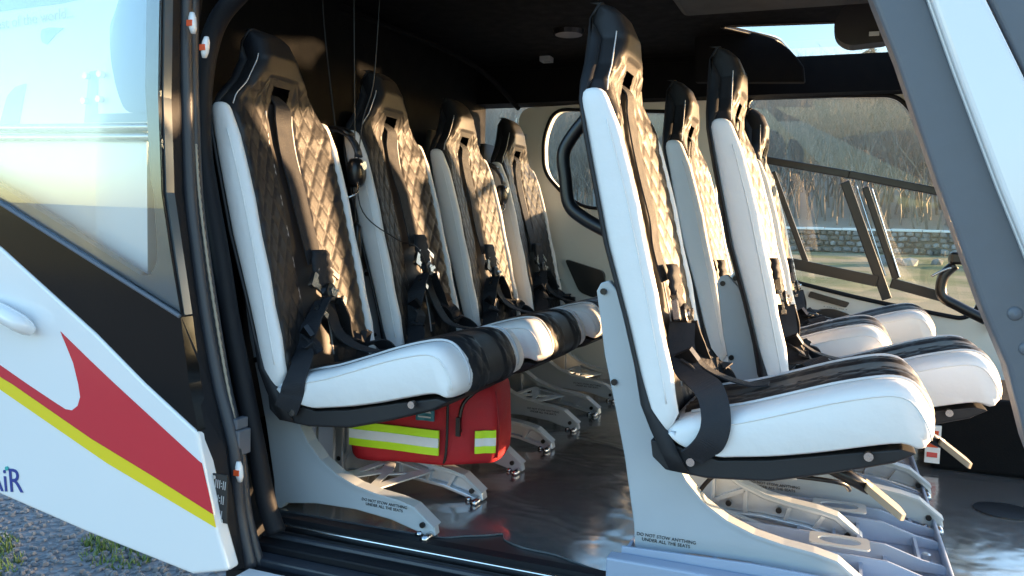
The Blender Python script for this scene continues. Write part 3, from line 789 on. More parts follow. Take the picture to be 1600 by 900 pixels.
for x in (-0.30, -0.16, -0.04, 0.02, 0.06):
    for ya, yb in ((1.308, 1.417), (1.503, 1.617), (1.693, 1.797), (1.923, 2.037), (2.143, 2.277)):
        if x in (0.02, 0.06) and ya not in (1.308, 1.503): continue
        sub(MB().box(x - 0.0025, x + 0.0025, ya, yb, 0.02, 0.05).build('rib', PLINTH), plinth)
sub(bev(MB().box(X1 - 0.006, X1, Y0 + .001, Y1 - .001, 0.02, 0.042).build('front_lip', PLINTH), 0.002), plinth)
sub(bev(MB().box(X0 - 0.015, X1 + 0.0, 1.268, 1.30, 0.003, 0.046).build('side_rail', PLINTH), 0.004), plinth)

for k, (x, ya, yb) in enumerate([(0.10, 1.425, 1.497), (0.10, 1.625, 1.687), (0.10, 1.925, 2.035), (0.10, 2.145, 2.275), (0.155, 1.503, 1.617), (0.155, 1.693, 1.797), (-0.09, 1.425, 1.497), (-0.22, 1.625, 1.687), (0.04, 1.693, 1.797)]):
    sub(MB().box(x - 0.0025, x + 0.0025, ya, yb, 0.02, 0.038).build('rib', PLINTH), plinth)
for (x, y) in [(-0.27, 1.36), (-0.12, 1.36), (0.0, 1.36), (0.17, 1.36), (0.17, 1.56), (0.17, 1.74), (0.17, 1.98), (0.17, 2.2)]:
    sub(MB().tube([(x, y, 0.02), (x, y, 0.030), (x, y, 0.032)], [0.008, 0.008, 0.005], 12).build('fixing_boss', ALU), plinth)
for y in (1.46, 1.655, 1.86, 2.09):
    fr_ = round_poly([(-0.02, y - 0.028), (0.075, y - 0.028), (0.075, y + 0.028), (-0.02, y + 0.028)], 0.01, 3)
    ho_ = [(0.028 + 0.034 * cos(a * pi / 10), y + 0.019 * sin(a * pi / 10)) for a in range(20)]
    sub(MB().plate(fr_, [ho_], lambda u, v: (u, v, 0.066), lambda u, v: (u, v, 0.063)).build('cover_plate', GREY_METAL), plinth)

# ================================================================== the seats
XB = [(.20, -.009), (.25, -.036), (.30, -.058), (.36, -.070), (.44, -.092), (.556, -.128), (.686, -.158), (.786, -.180), (.855, -.190), (.90, -.194), (.94, -.194), (.968, -.182)]
XQ = [(.25, -.012), (.30, -.025), (.344, -.032), (.442, -.055), (.539, -.078), (.636, -.102), (.734, -.129), (.79, -.138), (.83, -.134), (.87, -.122), (.91, -.122), (.945, -.138), (.962, -.158), (.968, -.176)]
XR = [(.262, -.004), (.296, .010), (.344, .0), (.442, -.023), (.539, -.046), (.636, -.070), (.734, -.099), (.80, -.124)]
HW = [(.20, .168), (.28, .173), (.74, .173), (.79, .163), (.82, .140), (.85, .102), (.90, .066), (.94, .054), (.958, .048), (.968, .037)]
HP_ = [(.25, .150), (.74, .153), (.785, .155), (.82, .135), (.85, .098), (.90, .062), (.94, .051), (.958, .047), (.968, .037)]

def quilt(u, v, du=0.037, dv=0.062):
    a = u / du + v / dv; b_ = u / du - v / dv
    fa = abs(a - round(a)); fb = abs(b_ - round(b_))      # 0 on a seam
    return min(1.0, (min(fa, fb) / 0.17)) ** 0.6

def sgrid(pts, nx_):
    fs = []
    ny_ = len(pts) // nx_
    for j in range(ny_ - 1):
        for i in range(nx_ - 1):
            fs.append((j * nx_ + i, j * nx_ + i + 1, (j + 1) * nx_ + i + 1, (j + 1) * nx_ + i))
    return fs

def back_mesh():
    zs = [0.256 + k * 0.004 for k in range(178)] + [0.966, 0.968]
    N = 81; vs = []; fs = []
    ring = N + 2
    for z in zs:
        hw = interp(HP_, z); xq = interp(XQ, z); xb = interp(XB, z) + 0.012
        edge = 0.020
        for i in range(N):
            t_ = -1 + 2 * i / (N - 1); y = hw * t_
            e = max(0.0, (abs(t_) * hw - (hw - edge)) / edge)
            x = xq - 0.018 * (1 - sqrt(max(0, 1 - e * e)))
            x += 0.026 * (abs(y) / 0.15) ** 2.2 * min(1, max(0, (0.82 - z) / 0.06))
            if z < 0.872:
                k = min(1, (abs(y) - 0.042) / 0.004) if abs(y) > 0.042 else 0
                if k > 0: x += 0.0042 * quilt(abs(y) - 0.042, z) * k * min(1, (1 - e) * 3) * min(1, (0.872 - z) / 0.015) + 0.003 * k * min(1, max(0, (0.81 - z) / 0.02))
            else:
                x += 0.004 * max(0, 1 - (t_ * t_)) 
            vs.append((x, y, z))
        vs.append((xb, hw, z)); vs.append((xb, -hw, z))
    n = len(zs)
    for j in range(n - 1):
        zc = (zs[j] + zs[j + 1]) / 2
        for i in range(ring):
            i2 = (i + 1) % ring
            if i < N - 1:
                t_ = -1 + 2 * (i + 0.5) / (N - 1); y = interp(HP_, zc) * t_
                if abs(y) < 0.027 and 0.818 < zc < 0.852: continue       # harness slot, an opening
            fs.append((j * ring + i, j * ring + i2, (j + 1) * ring + i2, (j + 1) * ring + i))
    fs.append(tuple((n - 1) * ring + i for i in range(ring)))
    fs.append(tuple(ring - 1 - i for i in range(ring)))
    return vs, fs

def shell_mesh():
    rings = []
    zs = [.205, .23, .26, .30, .36, .44, .5, .556, .62, .686, .74, .786, .82, .855, .90, .94, .960, .968]
    for z in zs:
        hw = interp(HW, z); xb = interp(XB, z); th = (0.018 if z > 0.93 else 0.020) if z > 0.3 else 0.03
        r = []
        for t_ in (-1, -0.96, -0.85, -0.5, 0, 0.5, 0.85, 0.96, 1):
            r.append((xb + (0.012 * max(0, abs(t_) - 0.8) / 0.2), hw * t_, z))
        wrap = (-0.012 if z > 0.93 else 0.010) if z > 0.81 else (-0.004 if z > 0.29 else 0.01)
        r += [(xb + th + wrap, hw, z), (xb + th + wrap, hw - 0.006, z), (xb + min(th - 0.009, th + wrap - 0.001), hw - 0.008, z), (xb + min(th - 0.009, th + wrap - 0.001), -hw + 0.008, z), (xb + th + wrap, -hw + 0.006, z), (xb + th + wrap, -hw, z)]
        rings.append(r)
    m = MB().loft(rings)
    return m.v, m.f

CTOP = [(-.012, .268), (.009, .284), (.05, .296), (.10, .308), (.16, .328), (.229, .352), (.28, .366), (.311, .371), (.335, .366), (.352, .349), (.364, .325), (.367, .303), (.360, .287), (.346, .279)]
CBOT = [(.324, .284), (.28, .275), (.234, .263), (.19, .252), (.147, .243), (.10, .236), (.073, .233), (.04, .238), (.01, .246)]
def cushion_mesh():
    prof = smooth_path([(a, b_, 0) for a, b_ in CTOP + CBOT], 3, True)
    cx = sum(p.x for p in prof) / len(prof); cz = sum(p.y for p in prof) / len(prof)
    rings = []
    ts = [-1, -0.992, -0.975, -0.95, -0.92, -0.88, -0.80, -0.70] + [-0.4, 0, 0.4] + [0.70, 0.80, 0.88, 0.92, 0.95, 0.975, 0.992, 1]
    for t_ in ts:
        e = max(0, (abs(t_) - 0.80) / 0.20)
        d = 0.020 * (1 - sqrt(max(0, 1 - e ** 2.2)))
        r = []
        for i, p in enumerate(prof):
            a = prof[i - 1]; b_ = prof[(i + 1) % len(prof)]; tg = (b_ - a).normalized(); nn = Vector((tg.y, -tg.x, 0))
            q = p + nn * d * (0.35 if i > 3 * len(CTOP) - 6 else 1.0)
            puff = 0.004 * sin(t_ * 9 + p.x * 30) * (1 if p.x > 0.2 else 0.3) * 0.35
            r.append((q.x, 0.173 * t_, q.y + puff * 0.4))
        rings.append(r)
    m = MB().loft(rings); return m.v, m.f

TOPC = smooth_path([(a, b_, 0) for a, b_ in CTOP[1:]], 10)
def insert_mesh():
    # resample by arc length
    L = [0]
    for a, b_ in zip(TOPC, TOPC[1:]): L.append(L[-1] + (b_ - a).length)
    n = 86; vs = []; N = 45
    tops = []
    for k in range(n):
        s_ = L[-1] * k / (n - 1)
        j = max(i for i in range(len(L)) if L[i] <= s_ + 1e-9); j = min(j, len(L) - 2)
        t_ = (s_ - L[j]) / (L[j + 1] - L[j]); p = TOPC[j].lerp(TOPC[j + 1], t_); tg = (TOPC[j + 1] - TOPC[j]).normalized(); nn = Vector((-tg.y, tg.x, 0))
        tops.append((s_, p, nn))
    for s_, p, nn in tops:
        for i in range(N):
            t_ = -1 + 2 * i / (N - 1); y = 0.116 * t_
            h = -0.010 + 0.013 * (1 - abs(t_) ** 9)
            e = 1
            if abs(y) > 0.040:
                h += 0.0045 * quilt(abs(y) - 0.040, s_ + 0.02) * (1 - abs(t_) ** 8)
            else: h += 0.0005
            q = p + nn * h
            vs.append((q.x, y, q.y))
    return vs, sgrid(vs, N)

def bolster_mesh(sg):
    rings = []
    zs = [0.262, 0.264, 0.270, 0.280, 0.295, 0.32, 0.36, 0.42, 0.48, 0.55, 0.62, 0.69, 0.74, 0.77, 0.785, 0.794, 0.799, 0.801]
    sc_ = [0.25, 0.5, 0.75, 0.92, 1, 1, 1, 1, 1, 1, 1, 1, 1, 0.98, 0.92, 0.8, 0.55, 0.2]
    for z, s_ in zip(zs, sc_):
        L_ = interp(XB, z) + 0.014; R_ = interp(XR, z)
        c = (L_ + R_) / 2; a = (R_ - L_) / 2; wob = 0.0015 * sin(z * 55)
        rings.append([(c + u * s_ + wob * (1 if u > 0 else 0), sg * (0.1605 + v * s_), z) for u, v in sec(a, 0.0125, 26, 2.4)])
    m = MB().loft(rings); return m.v, m.f

LEG = [(-.149, .452), (-.142, .466), (-.128, .471), (-.093, .434), (-.066, .387), (-.056, .33), (-.040, .275), (-.024, .222), (-.008, .182), (.014, .146), (.044, .114), (.082, .090), (.125, .074), (.170, .065), (.215, .060), (.250, .052), (.292, .020), (.295, .005), (.275, .001), (.25, .008), (.20, .020), (.12, .028), (.03, .026), (-.04, .016), (-.052, .004), (-.066, .004), (-.070, .06), (-.090, .172), (-.108, .25), (-.131, .344)]
def leg_mesh(kind):
    m = MB()
    if kind == 'plain':
        m.prism_y(LEG, -0.009, 0.009)
    else:
        # outline inset for the pocket web, full-depth rim
        c = [Vector((a, b_)) for a, b_ in LEG]
        inn = []
        n = len(c)
        for i in range(n):
            tg = (c[(i + 1) % n] - c[i - 1]).normalized(); nn = Vector((tg.y, -tg.x))
            inn.append(c[i] + nn * 0.008)
        low = [(p.x, p.y) for p in inn if p.y < 0.5]
        m.prism_y(LEG, -0.012, 0.012, [low]) 
        m.prism_y([(a, b_) for a, b_ in low], 0.000, 0.005)
        for a, b_, h in (((-.085, .14), (-.03, .21), .004), ((-.06, .03), (0.0, .14), .004), ((0.03, .03), (0.03, .11), .004), ((.09, .03), (.09, .08), .004), ((.03, .05), (.09, .08), .004), ((.16, .026), (.17, .062), .004), ((.21, .02), (.23, .055), .004), ((-.10, .25), (-.05, .27), .004)):
            a, b_ = Vector(a), Vector(b_); d = (b_ - a).normalized(); q = Vector((-d.y, d.x)) * h
            m.prism_y([tuple(a + q), tuple(b_ + q), tuple(b_ - q), tuple(a - q)], -0.011, 0.0)
    return m.v, m.f
def flange_mesh():
    m = MB(); top = LEG[5:17]
    m.ribbon([(a, 0, b_ + 0.0012) for a, b_ in top], (0, 1, 0), 0.030, 0.005)
    return m.v, m.f

def data(name, vf, m, smooth):
    o = mesh(name, vf[0], vf[1], m, None, smooth); me = o.data; bpy.data.objects.remove(o); return me
SD = {
    'back_shell': data('back_shell', shell_mesh(), SHELL, True),
    'backrest': data('backrest', back_mesh(), BLACK_LEATHER, True),
    'seat_cushion': data('seat_cushion', cushion_mesh(), WHITE_LEATHER, True),
    'cushion_insert': data('cushion_insert', insert_mesh(), BLACK_LEATHER, True),
    'bolster_a': data('side_bolster', bolster_mesh(-1), WHITE_LEATHER, True),
    'bolster_b': data('side_bolster', bolster_mesh(1), WHITE_LEATHER, True),
    'leg_plain': data('leg', leg_mesh('plain'), GREY_METAL, False),
    'leg_rib': data('leg', leg_mesh('rib'), ALU, False),
    'flange': data('flange', flange_mesh(), GREY_METAL, False),
}
# pan: dark dish below the cushion
pan = [(-.034, .252), (-.030, .225), (-.009, .204), (.055, .199), (.148, .207), (.235, .231), (.318, .258), (.345, .277), (.324, .281), (.234, .262), (.147, .242), (.073, .232), (.03, .240), (.0, .25)]
m_ = MB()
rings = []
for t_ in (-1, -0.985, -0.95, -0.8, 0.8, 0.95, 0.985, 1):
    d = 0.004 * max(0, (abs(t_) - 0.94) / 0.06)
    rings.append([(a, 0.160 * t_, b_ - 0.004 + (d if i in (2, 3, 4, 5, 6) else 0)) for i, (a, b_) in enumerate(pan)])
m_.loft(rings); SD['seat_pan'] = data('seat_pan', (m_.v, m_.f), SHELL, False)
# piping lines
def pip_back(y):
    return [(interp(XQ, z) + 0.002, y, z) for z in [0.30 + 0.02 * k for k in range(26)]]
def pip_seat(y):
    return [(p.x, y, p.y + 0.0035) for p in TOPC[4:105:4]]
for nm, y in (('pip_ba', -0.042), ('pip_bb', 0.042)):
    q = MB().tube(pip_back(y), 0.0021, 6); SD[nm] = data('piping', (q.v, q.f), PIPING, True)
for nm, y in (('pip_sa', -0.118), ('pip_sb', 0.118)):
    q = MB().tube(pip_seat(y), 0.0024, 6); SD[nm] = data('piping', (q.v, q.f), PIPING, True)
# stitched seam on the head side
q = MB().tube([(interp(XB, z) + 0.055, -interp(HP_, z) - 0.0008, z) for z in [0.80 + 0.008 * k for k in range(15)]], 0.0011, 5); SD['seam'] = data('seam', (q.v, q.f), PIPING, True)
# sewn seams: along the cushion side just below its edge, and down the bolster
q = MB().tube([(p.x - 0.006 * min(1, max(0, (p.x - 0.30) / 0.05)), -0.1728, p.y - 0.016) for p in TOPC[10:100:5]], 0.0013, 5); SD['seam_cushion'] = data('seam', (q.v, q.f), WHITE_LEATHER, True)
q = MB().tube([(interp(XR, z) - 0.016, -0.1725, z) for z in [0.31 + 0.02 * k for k in range(23)]], 0.0013, 5); SD['seam_bolster'] = data('seam', (q.v, q.f), WHITE_LEATHER, True)
# bolts
q = MB().cyl((0, 0, 0), (0, 1, 0), 0.0055, 0.006, 10); SD['bolt'] = data('bolt', (q.v, q.f), PLASTIC, False)
q = MB().cyl((0, 0, 0), (0, 1, 0), 0.0065, 0.010, 16); SD['anchor'] = data('anchor_bolt', (q.v, q.f), STEEL, False)
q = MB().plate(round_poly([(-0.006, -0.07), (0.10, -0.07), (0.12, 0.075), (-0.03, 0.075)], 0.01, 3),
               [[(0.045 + 0.038 * cos(a * pi / 10), 0.035 * sin(a * pi / 10) - 0.02) for a in range(20)], round_poly([(-0.005, 0.035), (0.095, 0.035), (0.10, 0.06), (-0.012, 0.06)], 0.006, 2)],
               lambda u, v: (u, v, 0.075 - 0.25 * u), lambda u, v: (u, v, 0.078 - 0.25 * u)); SD['brace'] = data('brace', (q.v, q.f), GREY_METAL, False)
q = MB().plate(round_poly([(-0.02, -0.075), (0.06, -0.075), (0.10, 0.125), (0.0, 0.125)], 0.008, 3),
               [round_poly([(0.0, -0.055), (0.045, -0.055), (0.03, 0.02)], 0.006, 2), round_poly([(0.018, 0.10), (0.080, 0.10), (0.045, 0.035)], 0.006, 2), round_poly([(-0.003, -0.02), (0.02, 0.03), (0.008, 0.07)], 0.004, 2), round_poly([(0.052, -0.03), (0.068, 0.06), (0.042, 0.025)], 0.004, 2)],
               lambda u, v: (u, v, 0.070 - 0.2 * u), lambda u, v: (u, v, 0.073 - 0.2 * u)); SD['brace_rear'] = data('brace', (q.v, q.f), GREY_METAL, False)
# buckle pieces
q = MB().tube([(0, 0, 0), (0.012, 0, 0), (0.014, 0, 0)], [0.021, 0.021, 0.017], 18); SD['buckle'] = data('buckle', (q.v, q.f), PLASTIC, False)
q = MB().box(0.014, 0.022, -0.013, 0.013, -0.004, 0.004).cyl((0.015, 0, 0), (1, 0, 0), 0.010, 0.006, 12); SD['knob'] = data('release_knob', (q.v, q.f), STEEL, False)
q = MB().box(-0.002, 0.003, -0.010, 0.010, 0.0, 0.032).box(-0.004, 0.006, -0.017, 0.017, 0.030, 0.042); SD['tongue'] = data('belt_tongue', (q.v, q.f), STEEL, False)

def obj(name, me, par, loc=(0, 0, 0), rot=(0, 0, 0)):
    o = bpy.data.objects.new(name, me); C.objects.link(o); o.parent = par; o.location = loc; o.rotation_euler = rot; return o

LY = (-0.085, 0.135)
def make_seat(x, y, label, group, seed, front=False, txt=True):
    s = empty('quilted_seat', (x, y, 0), label, 'seat', group)
    rr = random.Random(seed)
    obj('back_shell', SD['back_shell'], s)
    br = obj('backrest', SD['backrest'], s)
    obj('piping', SD['pip_ba'], br); obj('piping', SD['pip_bb'], br); obj('seam', SD['seam'], br)
    ba = obj('side_bolster', SD['bolster_a'], s); obj('seam', SD['seam_bolster'], ba); obj('side_bolster', SD['bolster_b'], s)
    cu = obj('seat_cushion', SD['seat_cushion'], s)
    obj('seam', SD['seam_cushion'], cu); obj('cushion_insert', SD['cushion_insert'], cu); obj('piping', SD['pip_sa'], cu); obj('piping', SD['pip_sb'], cu)
    bev(obj('seat_pan', SD['seat_pan'], s), 0.004)
    for k, yy in enumerate(LY):
        lg = bev(obj('leg', SD['leg_plain' if k == 0 else 'leg_rib'], s, (0, yy, 0.0 if not front else 0.022)), 0.0025)
        obj('flange', SD['flange'], lg)
        for bx_, bz in ((0.268, 0.022), (-0.136, 0.452), (-0.112, 0.30)) + (((-.05, .17), (-.06, .05), (.02, .115), (.06, .05), (.15, .05)) if k else ()):
            obj('bolt', SD['bolt'], lg, (bx_, -0.011, bz))
        if k == 0 and txt:
            text('leg_text', 'DO NOT STOW ANYTHING\nUNDER ALL THE SEATS', 0.0078, INK, lg, facing((0.185 if not front else -0.015, -0.0096, 0.046 if not front else 0.042), 0.0 if front else -0.03))
        # foot fitting
        ft = MB().cyl((0.285, -0.016, 0.006), (0, 1, 0), 0.007, 0.05, 10).cyl((0.262, 0.0, 0.004), (0, 1, 0), 0.006, 0.036, 10).build('foot_fitting', STEEL, lg, True)
    obj('brace', SD['brace' if front else 'brace_rear'], s, (0.02 if front else 0.08, 0.025 if front else 0.005, 0.0), (0, 0, 0))
    for bx_ in (0.02, 0.27):
        obj('anchor_bolt', SD['anchor'], s, (bx_ + 0.012, -0.170, interp([(a, b_) for a, b_ in pan[1:8]], bx_) + 0.022))
    # harness ------------------------------------------------------------
    j = lambda v: rr.uniform(-v, v)
    zb = 0.445 + j(0.02) - (0.02 if front else 0); yb = j(0.014) + 0.008
    m = MB()
    top = Vector((interp(XQ, 0.836) - 0.022, 0.0, 0.838))
    path = [top, (interp(XQ, 0.815) + 0.008, 0.0, 0.815)]
    for z in (0.78, 0.72, 0.66, 0.60, 0.55, zb + 0.06):
        path.append((interp(XQ, z) + 0.010 + j(0.003) + 0.012 * max(0, 0.62 - z), yb * (0.83 - z) / 0.35, z))
    path = smooth_path(path, 5)
    sh = MB().ribbon(path, (0, 1, 0.06 + j(0.08)), [0.044] * 6 + [0.050] * (len(path) - 6), 0.003).build('shoulder_strap', WEB, s)
    # yoke with creased pad just above the buckle
    c = Vector((interp(XQ, zb) + 0.028, yb, zb))
    rings = []
    for k in range(9):
        t_ = k / 8; w_ = 0.022 + 0.010 * sin(t_ * pi) + 0.002 * (k % 2)
        rings.append([(c.x - 0.006 + u + 0.003 * (k % 2) - 0.10 * 0.24 * t_ * 0.6, c.y + v + j(0.001), c.z + 0.015 + 0.075 * t_) for u, v in sec(0.009, w_, 14, 2.6)])
    MB().loft(rings).build('harness_pad', WEB, s, True)
    tilt = 0.25 + j(0.25)
    bk_ = obj('buckle', SD['buckle'], s, c, (tilt, -0.25, 0))
    obj('release_knob', SD['knob'], bk_)
    for an in (0.0, 0.75, -0.75, 2.3, -2.3):
        obj('belt_tongue', SD['tongue'], bk_, (0.002, 0.018 * sin(an) * -1, 0.012 * cos(an)), (an, 0, 0))
    # lap straps: near one falls over the cushion edge to its anchor
    for sg in (-1, 1):
        drop = j(0.02)
        if sg < 0 and front:
            pth = [c + Vector((0.006, -0.02, -0.01)), (c.x + 0.015, -0.055, c.z - 0.045), (c.x + 0.035, -0.10, c.z - 0.095 + drop), (0.052, -0.150, 0.335), (0.068, -0.178, 0.298), (0.062, -0.183, 0.262), (0.034, -0.1765, 0.232)]
            wd_ = [(0.9, 0.5, 0.2)] * 3 + [(1, 0.15, 0.35)] * 4
        else:
            pth = [c + Vector((0.006, 0.02 * sg, -0.01)), (c.x + 0.016, 0.055 * sg, c.z - 0.05), (c.x + 0.02 + j(0.01), (0.095) * sg, c.z - 0.105 + drop), (0.030, 0.140 * sg, 0.318), (0.040, 0.176 * sg, 0.285), (0.034, 0.1785 * sg, 0.255), (0.020, 0.1765 * sg, 0.228)]
            wd_ = [(0.6, 0.5 * -sg, 0.6)] * 3 + [(1, 0.2 * -sg, 0.3)] * 4
        n0 = 12
        pp = smooth_path(pth, n0)
        wds = []
        for k in range(len(pp)):
            f = k / n0; i = min(int(f), len(wd_) - 2); t_ = f - i
            wds.append(Vector(wd_[i]).lerp(Vector(wd_[i + 1]), min(1, t_)))
        MB().ribbon(pp, wds, 0.044, 0.003).build('lap_strap', WEB, s)
        # adjuster and loose tail
        ap = pp[18]
        ad = MB().box(-0.012, 0.012, -0.026, 0.026, -0.005, 0.005).build('strap_adjuster', PLASTIC, s); ad.location = ap; ad.rotation_euler = (0.8 * sg, 0.9, 0.3 + j(0.3))
        tl = smooth_path([ap, ap + Vector((0.03, 0.01 * sg, -0.02)), ap + Vector((0.035 + j(0.01), 0.03 * sg, -0.06)), ap + Vector((0.045 + j(0.02), 0.02 * sg + j(0.02), -0.10 + j(0.02)))], 5)
        tl = [Vector((p.x, p.y, max(p.z, 0.335))) for p in tl]
        MB().ribbon(tl, (0.3, 0.9, 0.2 * sg), 0.030, 0.0025).build('strap_tail', WEB, s)
    # crotch strap
    pp = smooth_path([c + Vector((0.004, 0, -0.015)), (c.x + 0.03, yb * .5, c.z - 0.07), (0.045, 0, 0.335), (0.10, 0.0, 0.322), (0.13, 0.0, 0.327)], 5)
    MB().ribbon(pp, (0, 1, 0), 0.034, 0.0025).build('crotch_strap', WEB, s)
    if front:
        # tilt lever under the cushion: dark arm and flat paddle
        lv = MB().tube([(0.215, 0.0, 0.205), (0.26, 0.0, 0.185), (0.295, 0.0, 0.168)], [0.012, 0.012, 0.010], 8).build('tilt_lever', PLASTIC, s, True)
        pdl = MB().plate(round_poly([(-0.02, -0.02), (0.045, -0.022), (0.055, 0.0), (0.045, 0.022), (-0.02, 0.02)], 0.006, 3), [], lambda u, v: (0.305 + u * 0.83, v, 0.165 - u * 0.62 + 0.004), lambda u, v: (0.302 + u * 0.83, v, 0.158 - u * 0.62))
        bev(sub(pdl.build('lever_paddle', TAN), lv), 0.0015)
    return s

RX = -0.958
GR = 'rear row of passenger seats'
rear = [make_seat(RX, 1.42, 'black and white quilted rear seat with the red first aid bag under its cushion', GR, 1),
        make_seat(RX, 1.87, 'black and white quilted rear seat, second from the open sliding door', GR, 2),
        make_seat(RX, 2.32, 'black and white quilted rear seat, third from the open sliding door', GR, 3),
        make_seat(RX, 2.77, 'black and white quilted rear seat next to the far cream side panel', GR, 4)]
GF = 'front row of seats'
sA = make_seat(-0.226, 1.43, 'black and white quilted front seat with a black grab handle behind its backrest', GF, 5, True)
sB = make_seat(-0.080, 1.82, 'front seat set forward, between the seat with the grab handle and the third front seat', GF, 6, True)
sC = make_seat(-0.24, 2.18, 'front seat set back, second from the far door with the sliding window', GF, 7, True)
sD = make_seat(-0.10, 2.70, 'front seat beside the far door with the sliding window', GF, 8, True)
# grab handle on the back of the nearest front seat
hh = MB().tube(smooth_path([(-0.178, 0.0, 0.80), (-0.205, 0.0, 0.775), (-0.232, 0.0, 0.742), (-0.246, 0, 0.712), (-0.241, 0, 0.67), (-0.232, 0, 0.622), (-0.205, 0, 0.598), (-0.160, 0, 0.575), (-0.130, 0, 0.562)], 5), 0.0125, 12)
hh.build('grab_handle', PLASTIC, sA, True)

# ================================================================== loose things
# first aid bag under the rear seat by the door
bag = empty('first_aid_bag', (-0.80, 1.55, 0.075), 'red first aid bag with lime and silver reflective bands under the rear seat', 'bag')
def bl(x, y, z): return (x + 0.80, y - 1.55, z - 0.075)
plan = [(-0.940, 1.472), (-0.85, 1.466), (-0.735, 1.466), (-0.700, 1.472), (-0.65, 1.492), (-0.622, 1.515), (-0.628, 1.59), (-0.66, 1.67), (-0.72, 1.70), (-0.93, 1.70), (-0.955, 1.60)]
pl2 = [(p.x, p.y) for p in smooth_path([(a, b_, 0) for a, b_ in plan], 5, True)]
cx, cy = -0.79, 1.59
rings = []
for z, s_ in ((0.076, .90), (0.079, .96), (0.088, .99), (0.12, 1.01), (0.17, 1.0), (0.21, 0.985), (0.225, 0.965), (0.238, 0.92), (0.243, .85)):
    rings.append([bl(cx + (a - cx) * s_, cy + (b_ - cy) * s_ + 0.003 * sin(a * 40 + z * 30), z + 0.06 * (a + 0.96)) for a, b_ in pl2])
body = MB().loft(rings).build('bag_body', BAGRED, bag, True)
def on_bag(x0, y0, x1, y1, z0, z1, off, name, m, par, n=10, dz=0.0):
    """patch that follows the near face of the bag from (x0,y0) to (x1,y1)"""
    mb = MB(); vs = []
    d = Vector((x1 - x0, y1 - y0, 0)).normalized(); nn = Vector((d.y, -d.x, 0))
    for k in range(n + 1):
        t_ = k / n; x = x0 + (x1 - x0) * t_; y = y0 + (y1 - y0) * t_
        sag = 0.02 * (x + 0.94)
        bow = 0.0012 * sin(t_ * pi * 3)
        for z in (z0, z1):
            vs.append(Vector(bl(x, y, z + sag)) + nn * (off + bow))
        for z in (z1, z0):
            vs.append(Vector(bl(x, y, z + sag)) + nn * (off + bow - 0.004))
    fs = []
    for k in range(n):
        for q in range(4): fs.append((k * 4 + q, k * 4 + (q + 1) % 4, k * 4 + 4 + (q + 1) % 4, k * 4 + 4 + q))
    fs += [(0, 1, 2, 3), tuple(range(n * 4, n * 4 + 4))]
    return mesh(name, vs, fs, m, par)
NF = (-0.936, 1.462, -0.724, 1.457)
s1 = on_bag(*NF, 0.112, 0.163, 0.006, 'reflective_band', LIME, bag)
on_bag(*NF, 0.128, 0.147, 0.0072, 'silver_band', SILVER, s1)
NE = (-0.658, 1.480, -0.622, 1.503)
s2 = on_bag(*NE, 0.118, 0.164, 0.007, 'reflective_band', LIME, bag)
on_bag(*NE, 0.133, 0.149, 0.0082, 'silver_band', SILVER, s2)
pt_ = on_bag(-0.778, 1.462, -0.737, 1.462, 0.180, 0.213, 0.008, 'patch', TEAL, bag)
em = MB()
for (a, b_, c_, d_) in [(-0.772, 0.203, 0.006, 0.006), (-0.765, 0.203, 0.006, 0.013), (-0.758, 0.203, 0.007, 0.009), (-0.750, 0.203, 0.006, 0.006)]:
    em.add([bl(a, 1.4525, b_ - 0.003), bl(a + c_ + 0.002, 1.4525, b_ - 0.003), bl(a + c_ * .6, 1.4525, b_ + d_ - 0.003), bl(a, 1.4545, b_ - 0.003), bl(a + c_ + 0.002, 1.4545, b_ - 0.003), bl(a + c_ * .6, 1.4545, b_ + d_ - 0.003)],
           [(0, 1, 2), (3, 5, 4), (0, 3, 4, 1), (1, 4, 5, 2), (2, 5, 3, 0)])
em.box(*[bl(-0.772, 0, 0)[0], bl(-0.743, 0, 0)[0]], 1.4525 - 1.55, 1.4545 - 1.55, 0.190 - 0.075, 0.193 - 0.075)
em.build('emblem', PALEINK, pt_)
# dark edge piping between the long face and the end pocket, zipper with puller
pp = smooth_path([bl(-0.718, 1.480, 0.250), bl(-0.712, 1.466, 0.215), bl(-0.710, 1.461, 0.15), bl(-0.714, 1.463, 0.11), bl(-0.725, 1.475, 0.092)], 5)
MB().tube(pp, 0.0028, 6).build('edge_piping', INK, bag, True)
pp = smooth_path([bl(-0.645, 1.515, 0.252), bl(-0.665, 1.490, 0.243), bl(-0.682, 1.475, 0.222), bl(-0.687, 1.470, 0.19), bl(-0.686, 1.470, 0.165)], 5)
z_ = MB().tube(pp, 0.0040, 6).build('zipper', PLASTIC, bag, True)
MB().box(-0.691 + 0.8, -0.682 + 0.8, 1.460 - 1.55, 1.466 - 1.55, 0.158 - 0.075, 0.196 - 0.075).build('zip_puller', PLASTIC, z_)
# flat end-pocket panel seam
MB().tube(smooth_path([bl(-0.630, 1.515, 0.245), bl(-0.620, 1.513, 0.18), bl(-0.622, 1.514, 0.11)], 4), 0.0025, 6).build('edge_piping', BAGRED2, bag, True)

